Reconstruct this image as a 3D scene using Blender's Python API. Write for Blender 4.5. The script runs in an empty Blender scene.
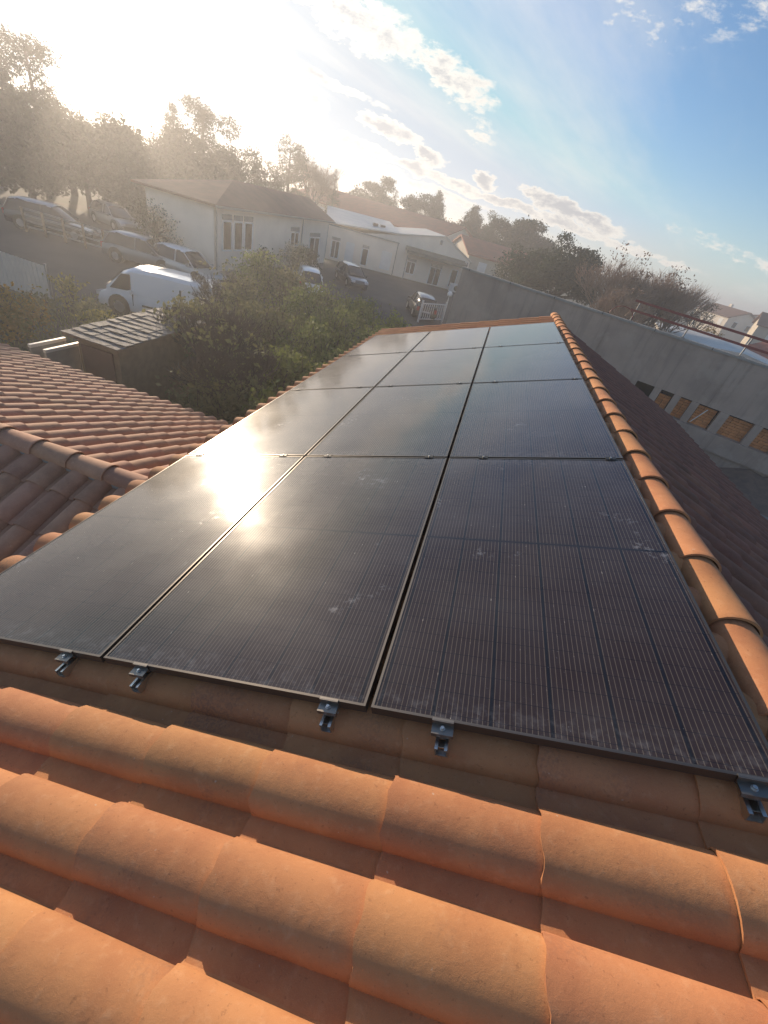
import bpy, math, random
from mathutils import Vector, Matrix
rnd = random.Random(11)
sc = bpy.context.scene
PI = math.pi
A = math.radians(20.0)                      # pitch of the tiled roofs
CA, SA = math.cos(A), math.sin(A)
# ------------------------------------------------------------------ camera
CAM = Vector((2.108, -0.772, 2.105))
ROWS = ((0.93843, 0.25907, 0.22856), (0.33503, -0.52102, -0.78504), (-0.08429, 0.81328, -0.57573))
cd = bpy.data.cameras.new('camera'); cam = bpy.data.objects.new('camera', cd); sc.collection.objects.link(cam)
cam.matrix_world = Matrix((
    (ROWS[0][0], -ROWS[1][0], -ROWS[2][0], CAM.x),
    (ROWS[0][1], -ROWS[1][1], -ROWS[2][1], CAM.y),
    (ROWS[0][2], -ROWS[1][2], -ROWS[2][2], CAM.z),
    (0, 0, 0, 1)))
cd.sensor_fit = 'VERTICAL'; cd.sensor_height = 24.0; cd.lens = 24.0 * 414.0 / 1024.0
cd.clip_start = 0.05; cd.clip_end = 9000
sc.camera = cam
# ------------------------------------------------------------------ light
SUN = Vector((-0.682, 0.714, 0.159)).normalized()
SUN_EL = math.asin(SUN.z); SUN_AZ = math.atan2(SUN.x, SUN.y)
sc.view_settings.view_transform = 'Standard'; sc.view_settings.look = 'None'
sc.view_settings.gamma = 1.0; sc.view_settings.exposure = 0.45
ld = bpy.data.lights.new('sun', 'SUN'); ld.energy = 5.0; ld.angle = math.radians(0.5); ld.color = (1.0, 0.80, 0.58)
lo = bpy.data.objects.new('sun', ld); sc.collection.objects.link(lo)
lo.rotation_euler = SUN.to_track_quat('Z', 'Y').to_euler(); lo.location = (0, 0, 60)

class NT:
    """small helper round a node tree"""
    def __init__(s, nt): s.nt = nt; s.n = nt.nodes; s.l = nt.links
    def new(s, t, **k):
        n = s.n.new(t)
        for a, b in k.items(): setattr(n, a, b)
        return n
    def put(s, sock, v):
        if isinstance(v, bpy.types.NodeSocket): s.l.new(v, sock)
        elif v is not None: sock.default_value = v
    def math(s, op, a, b=None, c=None, clamp=False):
        n = s.new('ShaderNodeMath', operation=op, use_clamp=clamp)
        s.put(n.inputs[0], a); s.put(n.inputs[1], b); s.put(n.inputs[2], c)
        return n.outputs[0]
    def vmath(s, op, a, b=None):
        n = s.new('ShaderNodeVectorMath', operation=op)
        s.put(n.inputs[0], a); s.put(n.inputs[1], b)
        return n.outputs['Value'] if op in ('DOT_PRODUCT', 'LENGTH') else n.outputs[0]
    def noise(s, vec, scale, detail=4, rough=.55, w=None):
        n = s.new('ShaderNodeTexNoise'); s.put(n.inputs['Vector'], vec)
        n.inputs['Scale'].default_value = scale; n.inputs['Detail'].default_value = detail
        n.inputs['Roughness'].default_value = rough
        return n.outputs['Fac']
    def ramp(s, fac, stops):
        n = s.new('ShaderNodeValToRGB'); s.put(n.inputs[0], fac); r = n.color_ramp
        while len(r.elements) < len(stops): r.elements.new(.5)
        for e, (p, c) in zip(r.elements, stops): e.position = p; e.color = (*c, 1) if len(c) == 3 else c
        return n.outputs[0]
    def mix(s, fac, a, b, kind='MIX'):
        n = s.new('ShaderNodeMix', data_type='RGBA', blend_type=kind); s.put(n.inputs[0], fac)
        s.put(n.inputs[6], (*a, 1) if isinstance(a, tuple) and len(a) == 3 else a)
        s.put(n.inputs[7], (*b, 1) if isinstance(b, tuple) and len(b) == 3 else b)
        return n.outputs[2]
    def smooth(s, x, lo, hi):
        n = s.new('ShaderNodeMapRange', interpolation_type='SMOOTHSTEP')
        s.put(n.inputs[0], x); n.inputs[1].default_value = lo; n.inputs[2].default_value = hi
        return n.outputs[0]

world = bpy.data.worlds.new('World'); sc.world = world; world.use_nodes = True
def build_world():
    W = NT(world.node_tree); W.n.clear()
    out = W.new('ShaderNodeOutputWorld')
    sky = W.new('ShaderNodeTexSky', sky_type='NISHITA'); sky.sun_disc = False
    sky.sun_elevation = SUN_EL; sky.sun_rotation = SUN_AZ
    sky.altitude = 100; sky.air_density = 1.0; sky.dust_density = 0.35; sky.ozone_density = 2.5
    bg = W.new('ShaderNodeBackground'); bg.inputs[1].default_value = 0.125
    tc = W.new('ShaderNodeTexCoord').outputs['Generated']
    sep = W.new('ShaderNodeSeparateXYZ'); W.l.new(tc, sep.inputs[0])
    x, y, z = sep.outputs
    skyc = W.vmath('MINIMUM', W.vmath('MULTIPLY', sky.outputs[0], (.90, .99, 1.12)), (3.4, 3.95, 4.6))
    # pale air low over the horizon
    hz = W.math('POWER', W.math('SUBTRACT', 1.0, W.math('DIVIDE', W.math('ABSOLUTE', z), .24), clamp=True), 2.2)
    W.l.new(W.mix(W.math('MULTIPLY', hz, .72), skyc, (3.7, 4.4, 5.1)), bg.inputs[0])
    # general cloud sheet: direction cast on a high level plane, streets drawn out along one bearing
    zz = W.math('ADD', W.math('MAXIMUM', z, 0.0), 0.07)
    px = W.math('DIVIDE', x, zz); py = W.math('DIVIDE', y, zz)
    a = math.radians(24)
    ps = W.math('ADD', W.math('MULTIPLY', px, math.sin(a)), W.math('MULTIPLY', py, math.cos(a)))
    pc = W.math('SUBTRACT', W.math('MULTIPLY', px, math.cos(a)), W.math('MULTIPLY', py, math.sin(a)))
    cv = W.new('ShaderNodeCombineXYZ'); W.put(cv.inputs[0], W.math('MULTIPLY', pc, .55)); W.put(cv.inputs[1], W.math('MULTIPLY', ps, .16))
    sheet = W.noise(cv.outputs[0], 1.1, 7, .6)
    # the cloud banks seen over the trees, each at its own bearing and height
    ysafe = W.math('MAXIMUM', y, 0.05)
    qx = W.math('DIVIDE', x, ysafe); qz = W.math('DIVIDE', z, ysafe)
    qv = W.new('ShaderNodeCombineXYZ'); W.put(qv.inputs[0], qx); W.put(qv.inputs[1], W.math('MULTIPLY', qz, 2.2)); qv = qv.outputs[0]
    wob = W.math('SUBTRACT', W.noise(qv, 19, 6, .62), .5)
    fine = W.noise(qv, 52, 6, .68)
    blobs = [(-.49, .166, .17, .0085, -.106, 1.), (-.60, .130, .085, .017, -.12, 1.), (-.462, .127, .042, .014, -.1, 1.),
             (-.37, .240, .12, .034, -.16, .85), (-.20, .208, .09, .024, -.25, .85), (-.295, .120, .06, .014, -.16, 1.3), (-.211, .096, .032, .012, -.1, 1.3),
             (-.122, .139, .034, .009, -.15, .6), (-.092, .084, .022, .011, 0, 1.3), (.05, .0765, .075, .014, -.1, 1.3), (.125, .068, .06, .012, -.1, 1.2),
             (.06, .31, .12, .04, -.1, .30), (.20, .345, .16, .04, .1, .30), (-.30, .080, .45, .010, -.08, 1.), (-.02, .060, .34, .008, -.06, 1.), (-.36, .058, .30, .010, -.06, .9),
             (.38, .079, .16, .011, -.1, .45), (.16, .20, .12, .02, -.1, .12), (-.5, .30, .15, .04, -.2, .6), (-.15, .164, .12, .012, -.3, .3)]
    wx = W.math('MULTIPLY', W.math('SUBTRACT', W.noise(qv, 13, 5, .6), .5), .10)
    wv = W.vmath('ADD', qv, (7.3, 2.1, 4.4)); wz = W.math('MULTIPLY', W.math('SUBTRACT', W.noise(wv, 17, 5, .62), .5), .040)
    ux = W.math('ADD', qx, wx); uz = W.math('ADD', qz, wz)
    acc = None
    for cx, cz, rx, rz, sl, st in blobs:
        dx = W.math('SUBTRACT', ux, cx)
        dz = W.math('SUBTRACT', W.math('SUBTRACT', uz, cz), W.math('MULTIPLY', dx, sl))
        r2 = W.math('ADD', W.math('POWER', W.math('ABSOLUTE', W.math('DIVIDE', dx, rx)), 2.0), W.math('POWER', W.math('ABSOLUTE', W.math('DIVIDE', dz, rz)), 2.0))
        m = W.math('MULTIPLY', W.math('SUBTRACT', 1.25, W.math('MULTIPLY', r2, .8)), st)
        m = W.math('MAXIMUM', m, 0.0)
        acc = m if acc is None else W.math('MAXIMUM', acc, m)
    front = W.smooth(y, .05, .25)
    fld = W.math('ADD', W.math('ADD', acc, W.math('MULTIPLY', wob, 2.6)), W.math('MULTIPLY', W.math('SUBTRACT', fine, .5), 1.7))
    fld = W.math('MULTIPLY', W.math('MULTIPLY', fld, front), W.smooth(acc, 0.0, .5))
    banks = W.smooth(fld, .05, .9)
    veil = W.math('MULTIPLY', W.smooth(sheet, .47, .74), .55)
    dens = W.math('MAXIMUM', banks, veil, clamp=True)
    dens = W.math('MULTIPLY', dens, W.smooth(z, 0.0, .03))
    # sun aureole through thin high cloud
    ds = W.vmath('DOT_PRODUCT', tc, tuple(SUN)); ds = W.math('MAXIMUM', ds, 0.0)
    g1 = W.math('POWER', ds, 12.0); g2 = W.math('POWER', ds, 60.0); g3 = W.math('POWER', ds, 420.0)
    glow = W.math('ADD', W.math('ADD', W.math('MULTIPLY', g1, .04), W.math('MULTIPLY', g2, .6)), W.math('MULTIPLY', g3, 1.6))
    # cloud: bright rim, grey core where thick
    core = W.math('MULTIPLY', W.smooth(W.math('SUBTRACT', fld, W.math('MULTIPLY', wz, 22.0)), .55, 1.7), .85)
    ccol = W.mix(core, (1.0, .95, .87), (.44, .455, .50))
    cbg = W.new('ShaderNodeBackground'); W.l.new(ccol, cbg.inputs[0])
    W.put(cbg.inputs[1], W.math('ADD', .74, W.math('MULTIPLY', g1, .35)))
    mx = W.new('ShaderNodeMixShader'); W.put(mx.inputs[0], W.math('MULTIPLY', dens, .93))
    W.l.new(bg.outputs[0], mx.inputs[1]); W.l.new(cbg.outputs[0], mx.inputs[2])
    gb = W.new('ShaderNodeBackground'); gb.inputs[0].default_value = (1.0, .93, .80, 1); W.put(gb.inputs[1], glow)
    ad = W.new('ShaderNodeAddShader'); W.l.new(mx.outputs[0], ad.inputs[0]); W.l.new(gb.outputs[0], ad.inputs[1])
    W.l.new(ad.outputs[0], out.inputs[0])
build_world()

# ------------------------------------------------------------------ pixel -> place, used once to find where things stand
def ray(px, py):
    c = ((px - 384) / 414.0, (py - 512) / 414.0, 1.0)
    return Vector(tuple(sum(ROWS[i][j] * c[i] for i in range(3)) for j in range(3)))
def at_z(px, py, z):
    d = ray(px, py); return CAM + d * ((z - CAM.z) / d.z)
def at_d(px, py, dist):
    d = ray(px, py); return CAM + d * (dist / math.hypot(d.x, d.y))
GZ = -3.9
def roof(u, v, w):                            # main roof plane: u up the slope, v along the ridge, w outward
    return Vector((u * CA - w * SA, v, u * SA + w * CA))

# ------------------------------------------------------------------ materials
MAT = {}
def principled(name, col=(.5, .5, .5), rough=.6, metal=0., spec=.5, coat=0., emis=None):
    m = bpy.data.materials.new(name); m.use_nodes = True; N = NT(m.node_tree)
    b = N.n['Principled BSDF']
    b.inputs['Base Color'].default_value = (*col, 1); b.inputs['Roughness'].default_value = rough
    b.inputs['Metallic'].default_value = metal; b.inputs['Specular IOR Level'].default_value = spec
    if coat: b.inputs['Coat Weight'].default_value = coat; b.inputs['Coat Roughness'].default_value = .05
    MAT[name] = m
    return m, N, b
def vary(name, c1, c2, scale=4., rough=.7, bump=0., bscale=60., metal=0., rand=.0, spec=.4, detail=5):
    m, N, b = principled(name, c1, rough, metal, spec)
    tc = N.new('ShaderNodeTexCoord').outputs['Object']
    f = N.noise(tc, scale, detail, .6)
    col = N.mix(N.smooth(f, .3, .7), c1, c2)
    if rand:
        oi = N.new('ShaderNodeObjectInfo').outputs['Random']
        v = N.math('MULTIPLY_ADD', oi, rand, 1 - rand / 2)
        hv = N.new('ShaderNodeHueSaturation'); N.put(hv.inputs['Value'], v); N.put(hv.inputs['Color'], col); col = hv.outputs[0]
    N.l.new(col, b.inputs['Base Color'])
    if bump:
        bm = N.new('ShaderNodeBump'); bm.inputs['Strength'].default_value = bump; bm.inputs['Distance'].default_value = .01
        N.put(bm.inputs['Height'], N.noise(tc, bscale, 4, .6)); N.l.new(bm.outputs[0], b.inputs['Normal'])
    return m

def terracotta(name, base, dark, pale, rand=.22):
    m, N, b = principled(name, base, .82, 0, .25)
    tc = N.new('ShaderNodeTexCoord').outputs['Object']
    oi = N.new('ShaderNodeObjectInfo'); r = oi.outputs['Random']
    off = N.new('ShaderNodeCombineXYZ')
    for i in range(3): N.put(off.inputs[i], N.math('MULTIPLY', r, 17. + 9 * i))
    p = N.vmath('ADD', tc, off.outputs[0])
    big = N.noise(p, 5, 4, .6); mid = N.noise(p, 28, 5, .65); fin = N.noise(p, 420, 3, .7)
    col = N.mix(N.smooth(big, .35, .68), base, dark)
    col = N.mix(N.math('MULTIPLY', N.smooth(mid, .5, .85), .5), col, pale)
    col = N.mix(N.math('MULTIPLY', N.smooth(N.noise(p, 75, 3, .6), .62, .72), .45), col, (dark[0] * .55, dark[1] * .55, dark[2] * .6))
    col = N.mix(N.math('MULTIPLY', N.smooth(fin, .45, .75), .22), col, pale)
    wear = N.math('MULTIPLY', N.smooth(N.noise(p, 2.2, 4, .6), .52, .72), N.smooth(N.noise(p, 90, 4, .7), .42, .62))
    col = N.mix(N.math('MULTIPLY', wear, .6), col, (.20, .12, .085))
    drop = N.smooth(N.noise(p, 60, 1, .3), .80, .83)
    col = N.mix(N.math('MULTIPLY', drop, .45), col, (.55, .47, .38))
    hv = N.new('ShaderNodeHueSaturation'); N.put(hv.inputs['Color'], col)
    N.put(hv.inputs['Value'], N.math('MULTIPLY_ADD', r, rand, 1 - rand / 2))
    N.put(hv.inputs['Hue'], N.math('MULTIPLY_ADD', N.math('FRACT', N.math('MULTIPLY', r, 7.3)), .010, .495))
    N.l.new(hv.outputs[0], b.inputs['Base Color'])
    b1 = N.new('ShaderNodeBump'); b1.inputs['Strength'].default_value = .35; b1.inputs['Distance'].default_value = .0016
    N.put(b1.inputs['Height'], fin)
    b2 = N.new('ShaderNodeBump'); b2.inputs['Strength'].default_value = .28; b2.inputs['Distance'].default_value = .006
    N.put(b2.inputs['Height'], mid); N.l.new(b1.outputs[0], b2.inputs['Normal'])
    N.l.new(b2.outputs[0], b.inputs['Normal'])
    return m
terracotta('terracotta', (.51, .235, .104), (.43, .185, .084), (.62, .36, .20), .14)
terracotta('terracotta_hazed', (.46, .245, .155), (.37, .19, .12), (.56, .35, .24), .25)  # same tile on the wing, the haze over it put into a paler colour
terracotta('terracotta_shaded', (.26, .11, .068), (.18, .08, .052), (.33, .16, .10), .25)  # same tile behind the ridge, that slope's shade put into the colour

def panel_glass():
    m, N, b = principled('cell_glass', (.012, .012, .016), .1, 0, .5)
    tc = N.new('ShaderNodeTexCoord').outputs['Object']
    s = N.new('ShaderNodeSeparateXYZ'); N.l.new(tc, s.inputs[0]); x, y, _ = s.outputs
    oi = N.new('ShaderNodeObjectInfo').outputs['Random']
    PWc, PLc = PW / 2, PL / 2
    def line(coord, period, half, phase=0.):        # 1 on a thin line, 0 elsewhere
        f = N.math('FRACT', N.math('DIVIDE', N.math('ADD', coord, phase), period))
        d = N.math('ABSOLUTE', N.math('SUBTRACT', f, .5))
        return N.math('GREATER_THAN', d, .5 - half / period)
    cw = (PW - .05) / 6; ch = (PL - .075) / 24
    gx = line(x, cw, .0050)
    ysh = N.math('SUBTRACT', N.math('ABSOLUTE', y), .012)
    gy = line(ysh, ch, .0009)
    mid = N.math('LESS_THAN', N.math('ABSOLUTE', y), .0065)
    bus = line(x, cw / 11, .0011, cw / 22)
    n1 = N.noise(tc, 60, 3, .5)
    dash = line(y, ch, .006, ch * .35)
    ox = N.vmath('ADD', tc, (0., 0., 0.))
    mp = N.new('ShaderNodeMapping'); mp.inputs['Scale'].default_value = (300, 20, 1); N.l.new(tc, mp.inputs[0])
    painted_glint = N.smooth(N.noise(mp.outputs[0], 1.0, 2, .5), .66, .72)
    cell = N.mix(N.noise(tc, 2.2, 2), (.019, .011, .012), (.033, .021, .020))
    col = N.mix(N.math('MULTIPLY', bus, .8), cell, (.135, .112, .085))
    col = N.mix(N.math('MULTIPLY', N.math('MULTIPLY', bus, dash), painted_glint), col, (.75, .70, .6))  # sun glints along the busbars, painted into the base colour
    gap = N.math('MAXIMUM', gx, N.math('MAXIMUM', gy, mid))
    col = N.mix(gap, col, (.006, .006, .009))
    # dust film, rain marks and smears on the glass
    off = N.new('ShaderNodeCombineXYZ'); N.put(off.inputs[0], N.math('MULTIPLY', oi, 31)); N.put(off.inputs[1], N.math('MULTIPLY', oi, 57))
    p = N.vmath('ADD', tc, off.outputs[0])
    film = N.noise(p, 2.3, 5, .6)
    smear = N.math('MULTIPLY', N.smooth(N.noise(p, 2.6, 3, .5), .61, .70), N.smooth(N.noise(p, 18, 6, .75), .5, .66))
    edge = N.math('MULTIPLY', N.smooth(N.math('ABSOLUTE', y), PLc - .16, PLc - .02), N.smooth(N.noise(p, 22, 5, .7), .45, .7))
    dust = N.math('ADD', N.math('MULTIPLY', N.smooth(film, .3, .8), .04), N.math('ADD', N.math('MULTIPLY', smear, .34), N.math('MULTIPLY', edge, .11)), clamp=True)
    spk = N.smooth(N.noise(p, 170, 2, .5), .74, .78)
    dust = N.math('ADD', dust, N.math('MULTIPLY', spk, .3), clamp=True)
    col = N.mix(dust, col, (.38, .40, .44))
    N.l.new(col, b.inputs['Base Color'])
    N.put(b.inputs['Roughness'], N.math('ADD', N.math('MULTIPLY_ADD', film, .05, .062), N.math('MULTIPLY', dust, .5)))
    b.inputs['IOR'].default_value = 1.45
    N.put(b.inputs['Coat Weight'], N.math('MULTIPLY_ADD', film, .35, .06)); b.inputs['Coat Roughness'].default_value = .42; b.inputs['Coat IOR'].default_value = 1.35
    bm = N.new('ShaderNodeBump'); bm.inputs['Strength'].default_value = .05; bm.inputs['Distance'].default_value = .002
    N.put(bm.inputs['Height'], N.noise(p, 3.0, 2, .4)); N.l.new(bm.outputs[0], b.inputs['Normal'])
    return m
PW, PL, GAP = 1.134, 2.009, .02
panel_glass()
principled('panel_frame', (.15, .135, .12), .38, .85, .5)
principled('frame_dark', (.03, .03, .03), .45, .6, .5)
principled('aluminium', (.68, .64, .58), .32, 1., .5)
principled('clamp_grey', (.26, .235, .205), .38, .9, .5)
principled('steel', (.45, .44, .43), .35, 1., .5)
principled('rubber_black', (.02, .02, .02), .8)
vary('asphalt', (.060, .056, .052), (.042, .040, .038), .5, .9, .3, 30)
vary('ground_soil', (.10, .085, .06), (.065, .070, .035), .35, .95, .4, 6)
vary('gravel', (.30, .265, .23), (.22, .195, .17), 1.2, .95, .6, 14)
vary('concrete', (.45, .35, .285), (.33, .26, .215), .55, .9, .5, 12)
def streaked():
    m = MAT['concrete']; N = NT(m.node_tree); b = N.n['Principled BSDF']; old = b.inputs['Base Color'].links[0].from_socket
    tc = N.new('ShaderNodeTexCoord').outputs['Object']
    mp = N.new('ShaderNodeMapping'); mp.inputs['Scale'].default_value = (3.2, 3.2, .22); N.l.new(tc, mp.inputs[0])
    st = N.smooth(N.noise(mp.outputs[0], 1.0, 6, .65), .5, .72)
    pt = N.smooth(N.noise(tc, .9, 6, .7), .50, .60)
    c = N.mix(N.math('MULTIPLY', st, .5), old, (.20, .165, .14)); c = N.mix(N.math('MULTIPLY', pt, .30), c, (.50, .42, .35))
    N.l.new(c, b.inputs['Base Color'])
streaked()
vary('concrete_pale', (.36, .34, .31), (.27, .26, .24), 1.4, .85, .2, 20)
vary('white_render', (.84, .74, .62), (.74, .65, .54), .5, .85, .1, 14)
vary('cream_render', (.55, .48, .38), (.47, .41, .33), .6, .85, .1, 14)
vary('zinc_sheet', (.62, .58, .52), (.52, .49, .45), .8, .42, .1, 6, .2)
vary('old_roof', (.36, .105, .06), (.26, .08, .05), 1.1, .85, .5, 10)
vary('brown_roof', (.20, .10, .07), (.14, .075, .055), 1.1, .85, .5, 10)
vary('brick_clay', (.75, .33, .12), (.6, .24, .09), 7, .85, .3, 60, rand=.3)
vary('wood', (.28, .19, .11), (.2, .13, .08), 6, .75, .2, 30)
vary('grey_metal', (.22, .22, .22), (.30, .295, .28), 2, .5, .1, 20, .4)
vary('white_paint', (.78, .77, .74), (.70, .69, .66), 2, .5)
vary('green_sheet', (.055, .085, .07), (.075, .10, .085), 2, .6)
principled('window_glass', (.02, .022, .025), .06, 0, .5)
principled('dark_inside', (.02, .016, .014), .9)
principled('red_paint', (.22, .028, .022), .45)
principled('car_white', (.75, .75, .74), .25, 0, .5, .8)
principled('car_dark', (.025, .027, .032), .25, 0, .5, .8)
principled('car_grey', (.16, .16, .165), .28, .3, .5, .8)
principled('car_silver', (.42, .42, .42), .28, .5, .5, .8)
principled('tail_red', (.35, .01, .01), .2)
principled('lamp_clear', (.7, .7, .72), .1, .3)
principled('hub', (.45, .45, .46), .3, .8)
principled('globe', (.85, .83, .78), .25)
vary('bark', (.10, .075, .055), (.065, .05, .04), 5, .9, .5, 25)
vary('twig', (.36, .23, .155), (.26, .17, .115), 2, .9)
def foliage(name, c1, c2, c3):
    m, N, b = principled(name, c1, .75, 0, .2)
    tc = N.new('ShaderNodeTexCoord').outputs['Object']
    col = N.mix(N.smooth(N.noise(tc, .8, 3), .35, .65), c1, c2)
    col = N.mix(N.smooth(N.noise(tc, 9, 2), .5, .75), col, c3)
    N.l.new(col, b.inputs['Base Color'])
    tr = N.new('ShaderNodeBsdfTranslucent'); N.l.new(col, tr.inputs[0])
    mx = N.new('ShaderNodeMixShader'); mx.inputs[0].default_value = .3
    o = [n for n in N.n if n.type == 'OUTPUT_MATERIAL'][0]
    N.l.new(b.outputs[0], mx.inputs[1]); N.l.new(tr.outputs[0], mx.inputs[2]); N.l.new(mx.outputs[0], o.inputs[0])
    return m
foliage('leaf_pine', (.024, .044, .016), (.014, .028, .012), (.042, .066, .022))
foliage('leaf_dark', (.06, .07, .036), (.04, .048, .026), (.085, .09, .042))
foliage('leaf_hedge', (.22, .25, .06), (.15, .18, .05), (.33, .33, .10))
foliage('leaf_olive', (.20, .19, .08), (.15, .145, .065), (.27, .24, .10))
foliage('leaf_brown', (.17, .10, .065), (.12, .075, .055), (.22, .14, .085))
foliage('leaf_autumn', (.30, .17, .03), (.16, .15, .03), (.42, .22, .04))
foliage('leaf_yellow', (.28, .24, .04), (.14, .15, .04), (.40, .34, .06))

# ------------------------------------------------------------------ mesh and object helpers
class MB:
    def __init__(s): s.v = []; s.f = []
    def add(s, vs, fs):
        n = len(s.v); s.v += [tuple(p) for p in vs]; s.f += [tuple(i + n for i in f) for f in fs]; return s
    def hexa(s, p):                           # eight corners: 0-3 bottom ring, 4-7 top ring
        return s.add(p, [(3, 2, 1, 0), (4, 5, 6, 7), (0, 1, 5, 4), (1, 2, 6, 5), (2, 3, 7, 6), (3, 0, 4, 7)])
    def box(s, x0, x1, y0, y1, z0, z1):
        return s.hexa([(x0, y0, z0), (x1, y0, z0), (x1, y1, z0), (x0, y1, z0), (x0, y0, z1), (x1, y0, z1), (x1, y1, z1), (x0, y1, z1)])
    def rbox(s, c, ax, ay, az):               # centre and three half axes
        c, ax, ay, az = Vector(c), Vector(ax), Vector(ay), Vector(az)
        return s.hexa([c - ax - ay - az, c + ax - ay - az, c + ax + ay - az, c - ax + ay - az, c - ax - ay + az, c + ax - ay + az, c + ax + ay + az, c - ax + ay + az])
    def prism(s, poly, a, b):                 # poly: list of 3d points, swept from +a to +b
        n = len(poly); P = [Vector(p) + Vector(a) for p in poly] + [Vector(p) + Vector(b) for p in poly]
        return s.add(P, [tuple(range(n - 1, -1, -1)), tuple(range(n, 2 * n))] + [(i, (i + 1) % n, n + (i + 1) % n, n + i) for i in range(n)])
    def tube(s, p0, p1, r0, r1=None, n=8, caps=True):
        p0, p1 = Vector(p0), Vector(p1); r1 = r0 if r1 is None else r1
        d = (p1 - p0); q = d.to_track_quat('Z', 'Y')
        vs = []
        for p, r in ((p0, r0), (p1, r1)):
            for i in range(n):
                a = 2 * PI * i / n; vs.append(p + q @ Vector((r * math.cos(a), r * math.sin(a), 0)))
        fs = [(i, (i + 1) % n, n + (i + 1) % n, n + i) for i in range(n)]
        if caps: fs += [tuple(range(n - 1, -1, -1)), tuple(range(n, 2 * n))]
        return s.add(vs, fs)
    def mesh(s, name, m, smooth=False):
        me = bpy.data.meshes.new(name); me.from_pydata(s.v, [], s.f); me.update()
        if m: me.materials.append(MAT[m])
        if smooth:
            me.polygons.foreach_set('use_smooth', [True] * len(me.polygons))
        return me
    def build(s, name, m, parent=None, smooth=False, off=None, bevel=0):
        if off is not None: s.v = [(x - off[0], y - off[1], z - off[2]) for x, y, z in s.v]
        o = bpy.data.objects.new(name, s.mesh(name, m, smooth)); sc.collection.objects.link(o)
        if parent: o.parent = parent
        if bevel:
            b = o.modifiers.new('bevel', 'BEVEL'); b.width = bevel; b.segments = 2; b.limit_method = 'ANGLE'
        return o
def auto_smooth(o, ang=40):
    me = o.data; me.polygons.foreach_set('use_smooth', [True] * len(me.polygons))
    import bmesh
    bm = bmesh.new(); bm.from_mesh(me)
    for e in bm.edges:
        if len(e.link_faces) == 2 and e.calc_face_angle(0) > math.radians(ang): e.smooth = False
    bm.to_mesh(me); bm.free(); return o
def tag(o, label=None, cat=None, group=None, kind=None):
    if label: o['label'] = label
    if cat: o['category'] = cat
    if group: o['group'] = group
    if kind: o['kind'] = kind
    return o
def thing(name, loc, rz=0, label=None, cat=None, group=None):
    o = bpy.data.objects.new(name, None); sc.collection.objects.link(o); o.empty_display_size = .2
    o.location = loc; o.rotation_euler = (0, 0, rz); return tag(o, label, cat, group)
def inst(name, me, parent, loc, rot=(0, 0, 0)):
    o = bpy.data.objects.new(name, me); sc.collection.objects.link(o); o.parent = parent
    o.location = loc; o.rotation_euler = rot; return o
def copy_tree(o, parent=None):
    c = o.copy(); sc.collection.objects.link(c)
    if parent is not None: c.parent = parent
    for ch in list(o.children): copy_tree(ch, c)
    return c
# ================================================================== the setting
def terrain():
    m = MB(); R0 = [0, 12, 25, 45, 80, 130, 200, 300, 380, 455]; n = 48
    m.v.append((0, 20, GZ))
    for r in R0[1:]:
        for i in range(n):
            a = 2 * PI * i / n; x, y = r * math.sin(a), 20 + r * math.cos(a)
            h = 0
            if r > 200: h = (r - 200) * .002 * (1 + .5 * math.sin(3 * a + 1))
            m.v.append((x, y, GZ + h))
    for i in range(n): m.f.append((0, 1 + (i + 1) % n, 1 + i))
    for k in range(len(R0) - 2):
        for i in range(n):
            a, b = 1 + k * n + i, 1 + k * n + (i + 1) % n
            m.f.append((a, b, b + n, a + n))
    tag(m.build('ground', 'ground_soil', smooth=True), kind='structure')
terrain()
def sheet(name, pts, z, m):
    o = MB().add([(x, y, z) for x, y in pts], [tuple(range(len(pts)))]).build(name, m); return tag(o, kind='structure')
sheet('car_park', [(-14.9, 26), (-9.5, 20.5), (-2.6, 20.5), (-1.0, 24), (-.9, 36), (1, 58.2), (-14.9, 52)], GZ + .012, 'asphalt')
sheet('road', [(-60, 14.3), (-15.2, 14.3), (-9.5, 20.5), (-14.9, 26), (-14.9, 34), (-60, 34)], GZ + .008, 'asphalt')
sheet('yard', [(5.4, -6), (26, -6), (26, 17), (12, 19.5), (5.4, 22)], GZ + .01, 'gravel')
sheet('lawn', [(-14.5, 6.5), (-.2, 6.5), (-.2, 20.4), (-9.4, 20.4), (-14.5, 14.2)], GZ + .006, 'ground_soil')
def hills():
    r0 = random.Random(5); m = MB(); n = 140; rings = [(340, 0), (370, .35), (400, .8), (430, 1), (452, .5)]
    for r, k in rings:
        for i in range(n):
            a = -PI + 2 * PI * i / n
            h = 7 + 2.5 * math.sin(2.1 * a + .6) + 1.5 * math.sin(5.3 * a + 2) + 1 * math.sin(13 * a) + r0.uniform(-.4, .4)
            m.v.append((r * math.sin(a), 20 + r * math.cos(a), GZ - .5 + h * k))
    for k in range(len(rings) - 1):
        for i in range(n):
            a, b = k * n + i, k * n + (i + 1) % n
            m.f.append((a, b, b + n, a + n))
    foliage('hill_green', (.05, .06, .035), (.07, .07, .045), (.09, .08, .05))
    tag(m.build('hills', 'hill_green', smooth=True), kind='structure')
hills()

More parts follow.
